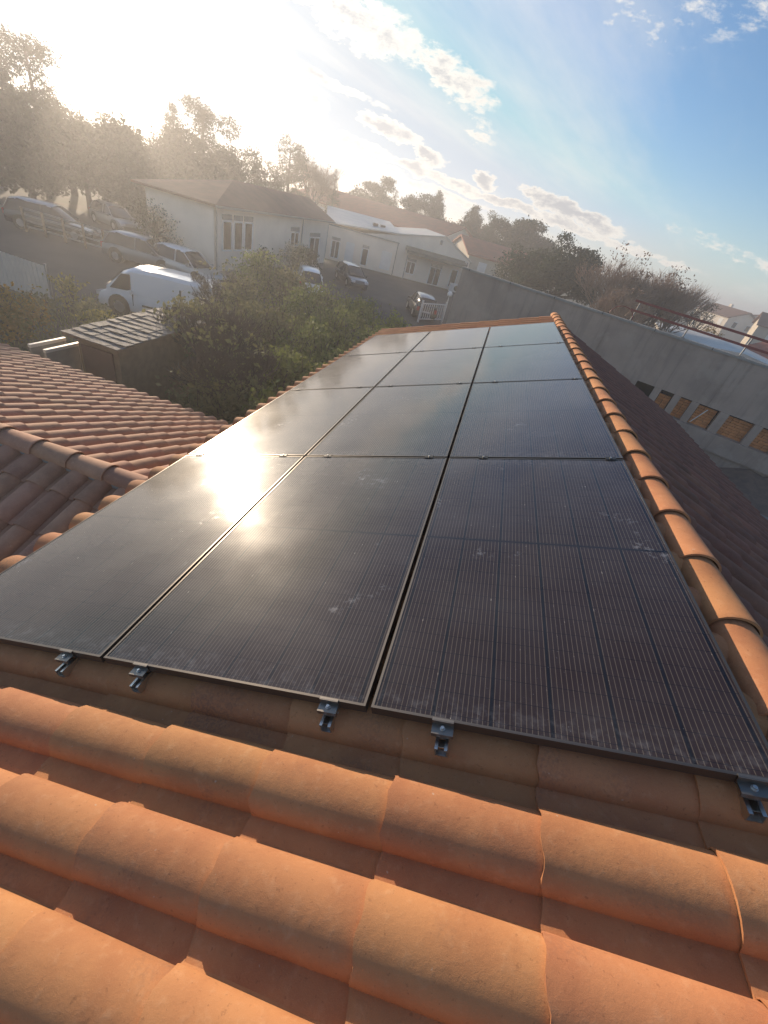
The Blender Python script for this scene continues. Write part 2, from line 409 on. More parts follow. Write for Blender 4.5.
# ================================================================== roof tiles
PER, EXP, LEN = .26, .415, .455               # row period, exposed length, full length
def tile_mesh(name, m, seg=8, chan=2, length=LEN, lift=.016, seed=0, nx=1, chip=0.):
    r = random.Random(seed); th = .011
    prof = []
    for i in range(chan + 1): prof.append((-.078 + .078 * i / chan, 0.0 + (.004 if i == 0 else 0)))
    for i in range(1, seg + 1):
        t = PI * i / seg
        prof.append((.0975 - .0975 * math.cos(t), .076 * math.sin(t) ** .88 if i < seg else .003))
    prof.append((.205, -.002))
    n = len(prof); M = MB()
    for k in range(nx + 1):
        t = k / nx; x = t * length
        for layer in (0, 1):
            for j, (y, z) in enumerate(prof):
                s = 1 - .035 * t if z > .003 else 1 - .02 * t
                zz = z + lift * (1 - t) - layer * th
                yy = .0975 + (y - .0975) * s
                xx = x
                if chip and k == 0: xx += r.uniform(0, chip) + .004 * math.sin(j * 1.3 + seed)
                if chip and 0 < k < nx: zz += r.uniform(-.0006, .0006)
                M.v.append((xx, yy, zz))
    def vid(k, layer, j): return k * 2 * n + layer * n + j
    for k in range(nx):
        for j in range(n - 1):
            M.f.append((vid(k, 0, j), vid(k + 1, 0, j), vid(k + 1, 0, j + 1), vid(k, 0, j + 1)))
        M.f.append((vid(k, 0, 0), vid(k, 1, 0), vid(k + 1, 1, 0), vid(k + 1, 0, 0)))
        M.f.append((vid(k, 0, n - 1), vid(k + 1, 0, n - 1), vid(k + 1, 1, n - 1), vid(k, 1, n - 1)))
        if chip:
            for j in range(n - 1): M.f.append((vid(k, 1, j), vid(k, 1, j + 1), vid(k + 1, 1, j + 1), vid(k + 1, 1, j)))
    for j in range(n - 1):
        M.f.append((vid(0, 0, j), vid(0, 0, j + 1), vid(0, 1, j + 1), vid(0, 1, j)))
    me = M.mesh(name, m)
    import bmesh
    bm = bmesh.new(); bm.from_mesh(me); bmesh.ops.recalc_face_normals(bm, faces=bm.faces)
    for e in bm.edges:
        e.smooth = not (len(e.link_faces) == 2 and e.calc_face_angle(0) > math.radians(42))
    for f in bm.faces: f.smooth = True
    bm.to_mesh(me); bm.free()
    return me
def tile_raw(me, mat4, M):
    M.add([mat4 @ v.co for v in me.vertices], [tuple(p.vertices) for p in me.polygons])
def rot4(loc, rx, ry, rz):
    from mathutils import Euler
    return Matrix.Translation(loc) @ Euler((rx, ry, rz)).to_matrix().to_4x4()

house = thing('tiled_house', (3.4, 2.6, GZ), 0, 'long house under orange barrel tiles in the foreground, carrying the black solar panels', 'house')
HO = Vector(house.location)
near_t = [tile_mesh('tile_shape', 'terracotta', 14, 3, LEN, .0155, k, 3, .004) for k in range(5)]
eave_t = tile_mesh('tile_shape', 'terracotta', 12, 2, .25, .020, 7, 1, .003)
short_t = tile_mesh('tile_shape', 'terracotta', 10, 2, .27, .016, 3)
far_t = tile_mesh('tile_shape', 'terracotta', 8, 1, LEN, .016, 2)
back_t = tile_mesh('tile_shape', 'terracotta_shaded', 7, 1, LEN, .016, 2)
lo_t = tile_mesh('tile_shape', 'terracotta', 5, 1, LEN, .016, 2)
lob_t = tile_mesh('tile_shape', 'terracotta_shaded', 5, 1, LEN, .016, 2)
WT = -.147
def jig(s): return rnd.uniform(-s, s)
def main_slope():
    stuff = MB()
    for j in range(-6, 37):
        vf = -.07 + PER * j
        for k in range(-7, 3):
            u = 2.42 + EXP * k
            vis = j <= 1 or j >= 31 or k == -7 or k == 2
            if k == -7 and 8 < j < 31 and j % 1: vis = False
            loc = roof((u if k > -7 else -.245) + jig(.003), vf + jig(.003), WT)
            rot = (jig(.006), -A + jig(.004), jig(.008))
            if vis:
                me = (short_t if k == 2 else eave_t if k == -7 else (near_t[rnd.randrange(5)] if j <= 2 else far_t))
                inst('roof_tile', me, house, loc - HO, rot)
            else:
                tile_raw(short_t if k == 2 else lo_t, rot4(loc - HO, *rot), stuff)
    tag(stuff.build('roof_tiling', 'terracotta', house, smooth=False), kind='stuff')
    st = MB(); RX, RZ = 3.43, 1.13 - .105
    for j in range(-10, 36):
        y = .15 + PER * j
        for k in range(8):
            s = 2.62 - EXP * k                   # distance down from the ridge to the tile's lower end
            s = .33 + EXP * k
            loc = Vector((RX + (s) * CA, y + jig(.003), RZ - s * SA))
            rot = (jig(.006), -A + jig(.004), PI + jig(.008))
            me = back_t if k else None
            if k == 0: me = back_short
            if j < 15 and k < 7: pass
            if -3 <= j < 18 and (k < 5):
                inst('roof_tile', me, house, loc - HO, rot)
            else: tile_raw(back_short if k == 0 else lob_t, rot4(loc - HO, *rot), st)
    tag(st.build('roof_tiling', 'terracotta_shaded', house), kind='stuff')
back_short = tile_mesh('tile_shape', 'terracotta_shaded', 7, 1, .345, .016, 2)
main_slope()

def ridge_mesh(name, m, r0=.100, r1=.090, length=.43, seg=14):
    M = MB(); rings = [(0, r0 + .001, 0), (.022, r0 + .001, 0), (.028, r0 - .002, 0), (length, r1, -.006)]
    for x, r, dz in rings:
        for i in range(seg + 1):
            t = PI * (-.04 + 1.08 * i / seg); M.v.append((x, r * math.cos(t), .8 * r * math.sin(t) + dz))
    x, r, dz = rings[0]
    for i in range(seg + 1):
        t = PI * (-.04 + 1.08 * i / seg); M.v.append((x, (r - .011) * math.cos(t), .8 * (r - .013) * math.sin(t)))
    n = seg + 1
    for k in range(3):
        for i in range(seg): M.f.append((k * n + i, k * n + i + 1, (k + 1) * n + i + 1, (k + 1) * n + i))
    for i in range(seg): M.f.append((4 * n + i, 4 * n + i + 1, i + 1, i))
    me = M.mesh(name, m)
    import bmesh
    bm = bmesh.new(); bm.from_mesh(me); bmesh.ops.recalc_face_normals(bm, faces=bm.faces)
    for e in bm.edges: e.smooth = not (len(e.link_faces) == 2 and e.calc_face_angle(0) > math.radians(35))
    for f in bm.faces: f.smooth = True
    bm.to_mesh(me); bm.free(); return me
rm = ridge_mesh('ridge_shape', 'terracotta')
RU = 3.585
rp = roof(RU, 0, -.128)
for k in range(-6, 23):
    y = .654 + .402 * k
    inst('ridge_tile', rm, house, Vector((rp.x + jig(.003), y, rp.z + .006)) - HO, (jig(.02), .010, PI / 2 + jig(.012)))
# bed of mortar under the ridge, deck under the tiles, walls
MB().box(rp.x - .06, rp.x + .06, -2.2, 9.46, rp.z - .09, rp.z + .01).build('mortar_bed', 'concrete_pale', house, off=HO)
def gable_block(name, m, parent, x0, x1, y0, y1, z0, xr, zr, ze0, ze1, off):
    poly = [(x0, 0, z0), (x1, 0, z0), (x1, 0, ze1), (xr, 0, zr), (x0, 0, ze0)]
    return MB().prism(poly, (0, y1, 0), (0, y0, 0)).build(name, m, parent, off=off)
e0 = roof(-.12, 0, WT - .05); rr = roof(3.56, 0, WT - .06)
gable_block('wall', 'cream_render', house, e0.x + .25, 5.95, -4, 9.2, GZ, rr.x, rr.z - .02, e0.z + .07, rr.z - (5.95 - rr.x) * math.tan(A), HO)
dk = MB(); t = .03
for p, q in (((roof(-.22, 0, WT - .03)), roof(3.56, 0, WT - .03)), (roof(3.56, 0, WT - .03), Vector((6.30, 0, rr.z - (6.30 - rr.x) * math.tan(A) + .03)))):
    dk.prism([(p.x, 0, p.z), (q.x, 0, q.z), (q.x, 0, q.z - t), (p.x, 0, p.z - t)], (0, 9.42, 0), (0, -4.2, 0))
dk.build('roof_deck', 'wood', house, off=HO)
g = MB()
for i in range(8):
    a0, a1 = PI + PI * i / 8, PI + PI * (i + 1) / 8
    c = roof(-.27, 0, WT - .05)
    for ca, cb in ((a0, a1),):
        g.add([(c.x - .03 + .06 * math.cos(ca), -4.2, c.z + .06 * math.sin(ca)), (c.x - .03 + .06 * math.cos(cb), -4.2, c.z + .06 * math.sin(cb)),
               (c.x - .03 + .06 * math.cos(cb), 9.4, c.z + .06 * math.sin(cb)), (c.x - .03 + .06 * math.cos(ca), 9.4, c.z + .06 * math.sin(ca))], [(0, 1, 2, 3)])
g.build('gutter', 'brown_roof', house, off=HO, smooth=True)

# ------------------------------------------------------------------ lower wing with its own ridge, at the left
wing = thing('house_wing', (-4.6, 2.05, GZ), 0, 'lower tiled wing at the left with a rounded ridge pointing away from the solar panels', 'house')
WO = Vector(wing.location)
wn = [tile_mesh('tile_shape', 'terracotta_hazed', 8, 1, LEN, .022, k) for k in range(2)]
wl = tile_mesh('tile_shape', 'terracotta_hazed', 5, 1, LEN, .02, 1)
WZ, WY = -.60, 2.05
st = MB(); cnt = 0
for i in range(0, 36):                         # far slope, barrels run away from the ridge
    x = -.62 - PER * i
    for k in range(11):
        s = .36 + EXP * k
        loc = Vector((x + jig(.004), WY + s * CA, WZ - .03 - s * SA)); rot = (jig(.006), -A + jig(.005), -PI / 2 + jig(.01))
        xmax = -7.9 + (10 - k) * .02
        lim = -2.6 - k * .52
        if x > lim and cnt < 222:
            inst('roof_tile', wn[rnd.randrange(2)], wing, loc - WO, rot); cnt += 1
        else: tile_raw(wl, rot4(loc - WO, *rot), st)
for i in range(0, 36):
    x = -.55 - PER * i
    for k in range(9):
        s = .36 + EXP * k
        loc = Vector((x + jig(.004), WY - s * CA, WZ - .03 - s * SA)); rot = (jig(.006), -A + jig(.005), PI / 2 + jig(.01))
        if i < 13 and k < 6: inst('roof_tile', wn[rnd.randrange(2)], wing, loc - WO, rot)
        else: tile_raw(wl, rot4(loc - WO, *rot), st)
tag(st.build('roof_tiling', 'terracotta_hazed', wing), kind='stuff')
rmo = ridge_mesh('ridge_shape', 'terracotta_hazed', .125, .108, .43, 12)
for k in range(24):
    x = -.49 - .40 * k
    inst('ridge_tile', rmo, wing, Vector((x, WY + jig(.004), WZ + .02)) - WO, (jig(.02), .012, PI + jig(.012)))
MB().box(-9.9, -.4, WY - .09, WY + .09, WZ - .1, WZ + .05).build('mortar_bed', 'concrete_pale', wing, off=WO)
ye = WY + 4.5
P = [(0, WY - 3.3, GZ), (0, ye - .3, GZ), (0, ye - .3, WZ - .14 - (4.2) * math.tan(A)), (0, WY, WZ - .12), (0, WY - 3.3, WZ - .14 - 3.3 * math.tan(A))]
MB().prism(P, (-9.8, 0, 0), (-.2, 0, 0)).build('wall', 'cream_render', wing, off=WO)
dk = MB()
for s, L in ((1, 4.55), (-1, 3.9)):
    dk.prism([(0, WY, WZ - .05), (0, WY + s * L * CA, WZ - .05 - L * SA), (0, WY + s * L * CA, WZ - .08 - L * SA), (0, WY, WZ - .08)], (-9.9, 0, 0), (-.35, 0, 0))
dk.build('roof_deck', 'wood', wing, off=WO)

# ================================================================== solar array
COLN = ['in the column over the eave', 'in the middle column', 'in the column along the ridge tiles']
ROWN = ['nearest row, by the bare tiles', 'second row from the camera', 'third row from the camera', 'farthest row, by the far gable']
def frame_mb(lip=.009, h=.035):
    x, y = PW / 2, PL / 2; m = MB()
    m.box(-x, x, -y, -y + lip, -h, 0); m.box(-x, x, y - lip, y, -h, 0)
    m.box(-x, -x + lip, -y + lip, y - lip, -h, -.0005); m.box(x - lip, x, -y + lip, y - lip, -h, -.0005)
    return m
fm = frame_mb().mesh('frame_shape', 'panel_frame')
gm = MB().box(-PW / 2 + .0092, PW / 2 - .0092, -PL / 2 + .0092, PL / 2 - .0092, -.006, -.0025).mesh('glass_shape', 'cell_glass')
bmh = MB().box(-PW / 2 + .02, PW / 2 - .02, -PL / 2 + .02, PL / 2 - .02, -.012, -.0085).mesh('back_shape', 'frame_dark')
for r in range(4):
    for c in range(3):
        ctr = roof(c * (PW + GAP) + PW / 2, r * (PL + GAP) + PL / 2, 0)
        t = thing('solar_panel', ctr, 0, 'black solar panel %s, %s' % (COLN[c], ROWN[r]), 'solar panel', 'solar panels on the orange tiled roof')
        t.rotation_euler = (jig(.0012), -A + jig(.0012), 0)
        inst('frame', fm, t, (0, 0, 0)); inst('glass', gm, t, (0, 0, 0)); inst('back_sheet', bmh, t, (0, 0, 0))
# rails under the panels, each with its clamps
def rail_section():
    # open channel 40 mm wide, local x across, y along, z up
    m = MB(); L0, L1 = -.066, 8.2
    m.box(-.020, .020, L0, L1, -.086, -.082)
    m.box(-.020, -.0165, L0, L1, -.082, -.050); m.box(.0165, .020, L0, L1, -.082, -.050)
    m.box(-.0165, -.010, L0, L1, -.0535, -.0502); m.box(.010, .0165, L0, L1, -.0535, -.0502)
    m.box(-.0165, .0165, L0 + .02, L1, -.072, -.069)
    return m.mesh('rail_shape', 'aluminium')
def clamp_end():
    m = MB()
    m.box(-.010, .010, -.030, -.0022, -.050, -.046)          # foot
    m.box(-.034, .034, -.0052, -.0022, -.030, .002)          # upright against the frame
    m.box(-.034, .034, -.0022, .005, .0005, .0025)           # lip over the frame
    m.box(-.034, .034, -.034, -.0052, -.020, -.0165)
    m.box(-.034, .034, -.037, -.034, -.032, -.0165)
    return m.mesh('clamp_shape', 'clamp_grey')
def bolt_mb(z=-.0165, y=-.0175):
    m = MB(); m.tube((0, y, z), (0, y, z + .002), .0085, n=12); m.tube((0, y, z + .002), (0, y, z + .009), .0062, .0058, n=6)
    m.tube((0, y, z - .03), (0, y, z), .004, n=8)
    return m.mesh('bolt_shape', 'aluminium')
def clamp_mid():
    m = MB(); m.box(-.03, .03, -.010, GAP - .001 + .010, .0006, .0036); m.box(-.03, .03, .003, GAP - .003, -.03, .0006)
    return m.mesh('clamp_shape', 'frame_dark')
rs, ce, cmid, bo = rail_section(), clamp_end(), clamp_mid(), bolt_mb()
bo2 = MB().tube((0, GAP / 2, .0036), (0, GAP / 2, .010), .0065, .006, n=8).mesh('bolt_shape', 'aluminium')
RL = ['left half of the eave column', 'right half of the eave column', 'left half of the middle column', 'right half of the middle column', 'left half of the ridge column', 'right half of the ridge column']
for i, u in enumerate((.13, .95, 1.345, 2.157, 2.549, 3.365)):
    t = thing('mounting_rail', roof(u, 0, 0), 0, 'aluminium rail with a clamp poking out under the %s' % RL[i], 'rail', 'aluminium mounting rails under the solar panels')
    t.rotation_euler = (0, -A, 0)
    inst('channel', rs, t, (0, 0, 0))
    c = inst('end_clamp', ce, t, (0, 0, 0)); inst('bolt', bo, c, (0, 0, 0))
    for r in (1, 2, 3):
        c = inst('middle_clamp', cmid, t, (0, r * (PL + GAP) - GAP, 0)); inst('bolt', bo2, c, (0, 0, 0))
    hk = MB()
    for y in (.35, 1.6, 3.0, 4.4, 5.8, 7.2): hk.box(-.015, .015, y, y + .04, -.135, -.086)
    hk.build('roof_hook', 'steel', t)
# ================================================================== concrete wall on the right
P0, P1 = Vector((-.09, 24.13, 0)), Vector((13.0, 19.5, 0))
wd_ = (P1 - P0).normalized(); wn_ = Vector((wd_.y, -wd_.x, 0))      # wn_ points to the camera side
def wp(s, z, d=0.):                                     # s along the wall, d towards the camera
    p = P0 + wd_ * s + wn_ * d; return Vector((p.x, p.y, z))
def wbox(m, s0, s1, d0, d1, z0, z1):
    return m.hexa([wp(s0, z0, d1), wp(s1, z0, d1), wp(s1, z0, d0), wp(s0, z0, d0), wp(s0, z1, d1), wp(s1, z1, d1), wp(s1, z1, d0), wp(s0, z1, d0)])
wall = thing('concrete_building', wp(9, GZ), 0, 'long grey rendered wall of the unfinished building behind the ridge, with low openings', 'building')
BO = Vector(wall.location)
ops = [(10.05, 10.82), (11.12, 11.68), (11.96, 12.42), (12.72, 13.56), (13.92, 14.90), (15.2, 15.95), (16.3, 17.1), (17.5, 18.4)]
SB = -1.42; OB = -2.33
# the big rendered face is cast in lifts: each slab is its own piece with a recessed joint
edges = [0, 2.6, 5.2, 7.8, 10.4, 13.0, 15.6, 18.2, 20.6]
for a, b in zip(edges[:-1], edges[1:]):
    m = MB(); wbox(m, a + (.012 if a else 0), b - .012, -.22, 0 + jig(.004), SB, .60)
    m.build('wall_slab', 'concrete', wall, off=BO)
m = MB(); wbox(m, .01, 20.6, -.22, -.02, SB + .003, .598); m.build('wall_core', 'concrete', wall, off=BO)
m = MB(); wbox(m, -.04, 20.7, -.24, .05, .60, .69); m.build('coping', 'concrete_pale', wall, off=BO)
m = MB(); wbox(m, 0, ops[0][0], -.22, -.002, GZ, SB - .002); m.build('wall_foot', 'concrete', wall, off=BO)
m = MB(); wbox(m, ops[0][0], 20.6, -.30, .22, -3.05, OB); wbox(m, ops[0][0], 20.6, -.28, .10, GZ, -3.05); m.build('ledge', 'concrete', wall, off=BO)
for i, (a, b) in enumerate(ops):
    n = ops[i + 1][0] if i + 1 < len(ops) else 20.6
    m = MB(); wbox(m, b, n, -.25, .045, OB + .002, SB - .002); m.build('pier', 'concrete', wall, off=BO)
m = MB(); wbox(m, 0, 20.6, -9, -8.8, GZ, -.5); wbox(m, 0, .2, -8.8, -.25, GZ, -.5); wbox(m, 20.4, 20.6, -8.8, -.25, GZ, -.5); m.build('rear_wall', 'concrete', wall, off=BO)
m = MB(); wbox(m, .2, 20.4, -8.8, -.24, -.75, -.6); m.build('roof_slab', 'gravel', wall, off=BO)
m = MB(); wbox(m, 10.0, 20.4, -1.9, -1.8, OB - .1, SB); m.build('dark_backing', 'dark_inside', wall, off=BO)  # near-black sheet: the dark inside the openings is put into its colour
br = MB().box(-.12, .12, -.05, .05, 0, .104).mesh('brick_shape', 'brick_clay')
names = ['narrow brick pile in shadow', 'brick pile behind the second small opening', 'brick pile behind the third small opening', 'wide brick pile beside the pale plank', 'widest brick pile with a vertical gap', 'brick pile at the edge of the picture', 'brick pile beyond the picture edge', 'last brick pile along the wall']
angw = math.atan2(wd_.y, wd_.x)
for i, (a, b) in enumerate(ops[1:6]):
    t = thing('brick_stack', wp((a + b) / 2, OB, -.34), angw, 'stacked orange hollow bricks, %s in the grey wall' % names[i + 1], 'bricks', 'brick stacks inside the low wall openings')
    w = b - a; nx = max(2, round(w / .25)); rows = [6, 7, 7, 7, 7][i]
    for z in range(rows):
        for q in range(nx):
            inst('brick', br, t, ((q - (nx - 1) / 2) * .25 + jig(.006), jig(.012), z * .118 + .001), (0, 0, jig(.03)))
t = MB().rbox(wp(12.98, -1.92, -.12), wd_ * .02, wn_ * .012, Vector((wd_.x * .16, wd_.y * .16, .36))).build('plank', 'white_paint')
tag(t, 'pale plank leaning in front of the orange bricks in the wall opening', 'plank')
for q in range(9):
    m = MB(); wbox(m, q * 2.3 + .4, q * 2.3 + .43, -.245, .056, .602, .694); m.build('coping_joint', 'frame_dark', wall, off=BO)
# mound of soil below the ledge
m = MB(); n = 26
for i in range(n + 1):
    s = 7 + i * .55; h = -3.2 + .22 * math.sin(i * .8) + .14 * math.sin(i * 2.1) + rnd.uniform(-.06, .06)
    for d, k in ((.12, 1), (.8, .8), (1.7, .35), (2.8, 0)):
        p = wp(s, GZ + (h - GZ) * k * (1 + rnd.uniform(-.08, .08)) - .02 * (k == 0), d); m.v.append(tuple(p))
for i in range(n):
    for q in range(3): m.f.append((i * 4 + q, i * 4 + q + 1, i * 4 + q + 5, i * 4 + q + 4))
vary('soil_brown', (.24, .165, .12), (.16, .115, .09), 3, .95, .8, 12)
tag(m.build('soil_bank', 'soil_brown', smooth=True), kind='structure')
# red guard rail on the wall top
gr = thing('guard_rail', wp(12.9, .70, -.12), 0, 'red scaffold guard rail along the top of the grey wall', 'guard rail'); GO = Vector(gr.location)
for s in (8.5, 10.7, 12.9, 15.1, 17.3, 19.5):
    MB().tube(wp(s, .70, -.12), wp(s + .03, 1.50, -.12), .028, n=8).build('post', 'grey_metal', gr, off=GO)
    m = MB(); wbox(m, s - .09, s + .09, -.2, -.05, .70, .715); m.build('foot_plate', 'grey_metal', gr, off=GO)
for z0, z1 in ((1.47, 1.40), (1.10, 1.06)):
    m = MB(); m.hexa([wp(8.3, z0 - .045, -.075), wp(20.3, z1 - .045, -.075), wp(20.3, z1 - .045, -.105), wp(8.3, z0 - .045, -.105), wp(8.3, z0 + .045, -.075), wp(20.3, z1 + .045, -.075), wp(20.3, z1 + .045, -.105), wp(8.3, z0 + .045, -.105)])
    m.build('rail', 'red_paint', gr, off=GO)
m = MB(); c = wp(8.05, .72, -.1); N_ = 18
for i in range(N_):
    a0, a1 = PI * i / N_, PI * (i + 1) / N_
    m.tube(c + wd_ * (.5 * math.cos(a0)) + Vector((0, 0, .42 * math.sin(a0))), c + wd_ * (.5 * math.cos(a1)) + Vector((0, 0, .42 * math.sin(a1))), .018, n=6, caps=False)
tag(m.build('bent_hose', 'red_paint', smooth=True), 'thin red hose bent in an arch at the left end of the guard rail', 'hose')

# ================================================================== white buildings round the car park
FA, FB = Vector((-15.15, 52.25, 0)), Vector((-4.43, 56.55, 0)); fd = (FB - FA).normalized(); fn = Vector((fd.y, -fd.x, 0))
def fp(s, z, d=0.): p = FA + fd * s + fn * d; return Vector((p.x, p.y, z))
def slab(m, P, s0, s1, d0, d1, z0, z1):
    return m.hexa([P(s0, z0, d1), P(s1, z0, d1), P(s1, z0, d0), P(s0, z0, d0), P(s0, z1, d1), P(s1, z1, d1), P(s1, z1, d0), P(s0, z1, d0)])
def french(P, parent, off, s0, s1, z0, z1, leaves=2, shut=False, transom=True, d=0.):
    """a door or window: frame, panes, and a blind box over it"""
    w = .09
    m = MB(); slab(m, P, s0 - .02, s1 + .02, d - .02, d + .045, z0, z0 + w); slab(m, P, s0 - .02, s1 + .02, d - .02, d + .045, z1 - w, z1)
    for i in range(leaves + 1):
        x = s0 + (s1 - s0) * i / leaves; slab(m, P, x - w * .6, x + w * .6, d - .018, d + .06, z0 + w, z1 - w)
    f = m.build('window', 'white_paint', parent, off=off)
    for i in range(leaves):
        a = s0 + (s1 - s0) * i / leaves + w * .6; b = s0 + (s1 - s0) * (i + 1) / leaves - w * .6
        m = MB(); slab(m, P, a, b, d - .015, d + .02, z0 + w, z1 - w); m.build('pane', 'white_paint' if shut else 'window_glass', f, off=off)
    if transom:
        m = MB(); slab(m, P, s0 - .02, s1 + .02, d - .01, d + .05, z1 + .02, z1 + .3); m.build('blind_box', 'grey_metal', f, off=off)
hall = thing('white_hall', fp(5, GZ), 0, 'white hall with a low gable, glazed doors and dark green canopy across the car park', 'building'); O = Vector(hall.location)
poly = [(-3.3, GZ), (13.74, GZ), (13.74, -.56), (10.1, 1.10), (5.08, .18), (.97, -.56), (-3.3, -.56)]
m = MB(); m.prism([fp(s, z) for s, z in poly], fn * -.01, fn * -12); m.build('wall', 'white_render', hall, off=O)
m = MB()
for (s0, z0), (s1, z1) in (((13.95, -.62), (10.1, 1.12)), ((10.1, 1.12), (5.0, .2))):
    pr = [fp(s0, z0), fp(s1, z1), fp(s1, z1 + .12), fp(s0, z0 + .12)]
    m.prism(pr, fn * .12, fn * -12.2)
m.build('roof', 'zinc_sheet', hall, off=O)
m = MB(); m.prism([fp(5.0, .2), fp(-3.4, -.55), fp(-3.4, -.45), fp(5.0, .32)], fn * .15, fn * -2.0)
m.add([fp(-3.4, -.44, -2.0), fp(5.0, .33, -2.0), fp(5.0, .9, -12), fp(-3.4, .75, -12)], [(0, 1, 2, 3)])
m.build('metal_roof', 'zinc_sheet', hall, off=O)
for s, d in ((2.4, -4.), (3.3, -4.1)):
    m = MB(); slab(m, fp, s - .3, s + .3, d - 1.1, d, .2, .5); m.build('skylight', 'window_glass', hall, off=O)
m = MB(); slab(m, fp, -3.3, 5.0, .02, .13, -.68, -.56); m.build('gutter', 'grey_metal', hall, off=O)
m = MB(); m.hexa([fp(5.85, -1.28, 1.5), fp(13.1, -1.28, 1.5), fp(13.1, -1.0, 0), fp(5.85, -1.0, 0), fp(5.85, -.92, 1.5), fp(13.1, -.92, 1.5), fp(13.1, -.62, 0), fp(5.85, -.62, 0)]); m.build('canopy', 'green_sheet', hall, off=O)
for s in (6.0, 12.9): m = MB(); m.tube(fp(s, GZ, 1.4), fp(s, -1.2, 1.4), .05); m.build('canopy_post', 'grey_metal', hall, off=O)
french(fp, hall, O, -2.5, -1.6, GZ + .2, -1.95); french(fp, hall, O, -.85, .0, GZ + .2, -1.8, 1, True, False)
french(fp, hall, O, 1.0, 1.7, GZ + .2, -1.95, 1); french(fp, hall, O, 3.3, 4.4, GZ + .35, -1.75, 1, True, False)
french(fp, hall, O, 6.35, 7.4, -3.35, -2.05); french(fp, hall, O, 9.25, 10.6, GZ + .03, -2.0, 2, False, True); french(fp, hall, O, 11.85, 12.65, GZ + .3, -1.7, 1, False, False)
m = MB(); slab(m, fp, 9.6, 9.9, .01, .05, .3, .75); m.build('vent', 'grey_metal', hall, off=O)
ac = thing('heat_pump', fp(12.2, GZ + .05, 1.9), math.atan2(fd.y, fd.x), 'white heat pump box standing on the ground below the end of the green canopy', 'heat pump')
MB().box(-.6, .6, -.25, .25, .06, .9).build('casing', 'white_paint', ac); MB().tube((.2, -.255, .48), (.2, -.27, .48), .3, n=16).build('fan_grille', 'frame_dark', ac); MB().box(-.5, .5, -.2, .2, 0, .06).build('foot', 'grey_metal', ac)
for s in (-3.1, 4.9, 13.5):
    m = MB(); m.tube(fp(s, GZ, .08), fp(s, -.7, .08), .05, n=8); m.build('downpipe', 'grey_metal', hall, off=O)
# side wing of the hall, facing the camera's left
def sp(s, z, d=0.): return Vector((-15.0 + d, 20 + s, z))
side = thing('white_annex', sp(14, GZ, -4), 0, 'long white annex with tall windows behind the hedge, under a dark brown roof', 'building'); O = Vector(side.location)
m = MB(); m.box(-19.4, -15, 25.2, 43.3, GZ, -.02); m.build('wall', 'white_render', side, off=O)
m = MB(); m.prism([(-14.6, 0, -.02), (-14.6, 0, .10), (-20, 0, .10), (-20, 0, -.02)], (0, 24.8, 0), (0, 43.7, 0)); m.add([(-14.6, 24.8, .104), (-20, 24.8, .104), (-20, 43.7, .104), (-14.6, 43.7, .104), (-17.3, 31, 1.3), (-17.3, 43.7, 1.3)], [(0, 1, 4), (1, 2, 5, 4), (2, 3, 5), (3, 0, 4, 5)]); m.build('roof', 'brown_roof', side, off=O)
m = MB(); m.box(-14.6, -14.5, 24.8, 43.7, -.05, .07); m.build('gutter', 'grey_metal', side, off=O)
for a, b in ((6.1, 7.1), (7.35, 8.35), (8.6, 9.6)): french(sp, side, O, a, b, -2.3, -.65, 1, False, True)
m = MB(); m.tube((-14.93, 25.4, GZ), (-14.93, 25.4, -.05), .05, n=8); m.tube((-14.93, 37.5, GZ), (-14.93, 37.5, -.05), .05, n=8); m.build('downpipe', 'grey_metal', side, off=O)
m = MB(); slab(m, sp, 5.2, 23.2, 0, .03, GZ, GZ + .5); m.build('plinth', 'concrete', side, off=O)
french(sp, side, O, 15.5, 17.0, -2.0, -1.0, 2); french(sp, side, O, 19.3, 21.5, -3.6, -1.3, 2)
def gable_house(name, x, y, rz, w, l, h, rise, wallm, roofm, label, cat='house', z0=GZ, win=3, group=None, over=.35, chim=True):
    t = thing(name, (x, y, z0), rz, label, cat, group)
    MB().prism([(-w / 2, 0, 0), (w / 2, 0, 0), (w / 2, 0, h), (0, 0, h + rise), (-w / 2, 0, h)], (0, l / 2, 0), (0, -l / 2, 0)).build('wall', wallm, t)
    m = MB(); k = rise / (w / 2)
    for s in (1, -1):
        m.prism([(0, 0, h + rise + .02), (s * (w / 2 + over), 0, h + .02 - over * k), (s * (w / 2 + over), 0, h + .2 - over * k), (0, 0, h + rise + .2)], (0, l / 2 + over, 0), (0, -l / 2 - over, 0))
    r = m.build('roof', roofm, t)
    if chim: MB().box(w * .15, w * .15 + .5, l * .2, l * .2 + .7, h + rise * .5, h + rise + .8).build('chimney', wallm, r)
    for s in (1, -1):
        for i in range(win):
            yy = -l / 2 + l * (i + .5) / win
            f = MB().box(s * w / 2 - .03, s * w / 2 + .05, yy - .55, yy + .55, h - 1.75, h - .5).build('window', 'white_paint', t)
            MB().box(s * w / 2 - .02, s * w / 2 + .065, yy - .45, yy + .45, h - 1.65, h - .6).build('pane', 'window_glass', f)
    for i in (-1, 1):
        xx = i * w * .22
        f = MB().box(xx - .55, xx + .55, -l / 2 - .05, -l / 2 + .03, h - 1.75, h - .5).build('window', 'white_paint', t)
        MB().box(xx - .45, xx + .45, -l / 2 - .065, -l / 2 + .03, h - 1.65, h - .6).build('pane', 'window_glass', f)
    return t
gable_house('tiled_hall', -20, 80, math.radians(68), 13, 30, 4.4, 2.0, 'white_render', 'old_roof', 'large hall with a faded red tiled roof behind the white hall', 'building', win=6, chim=False)
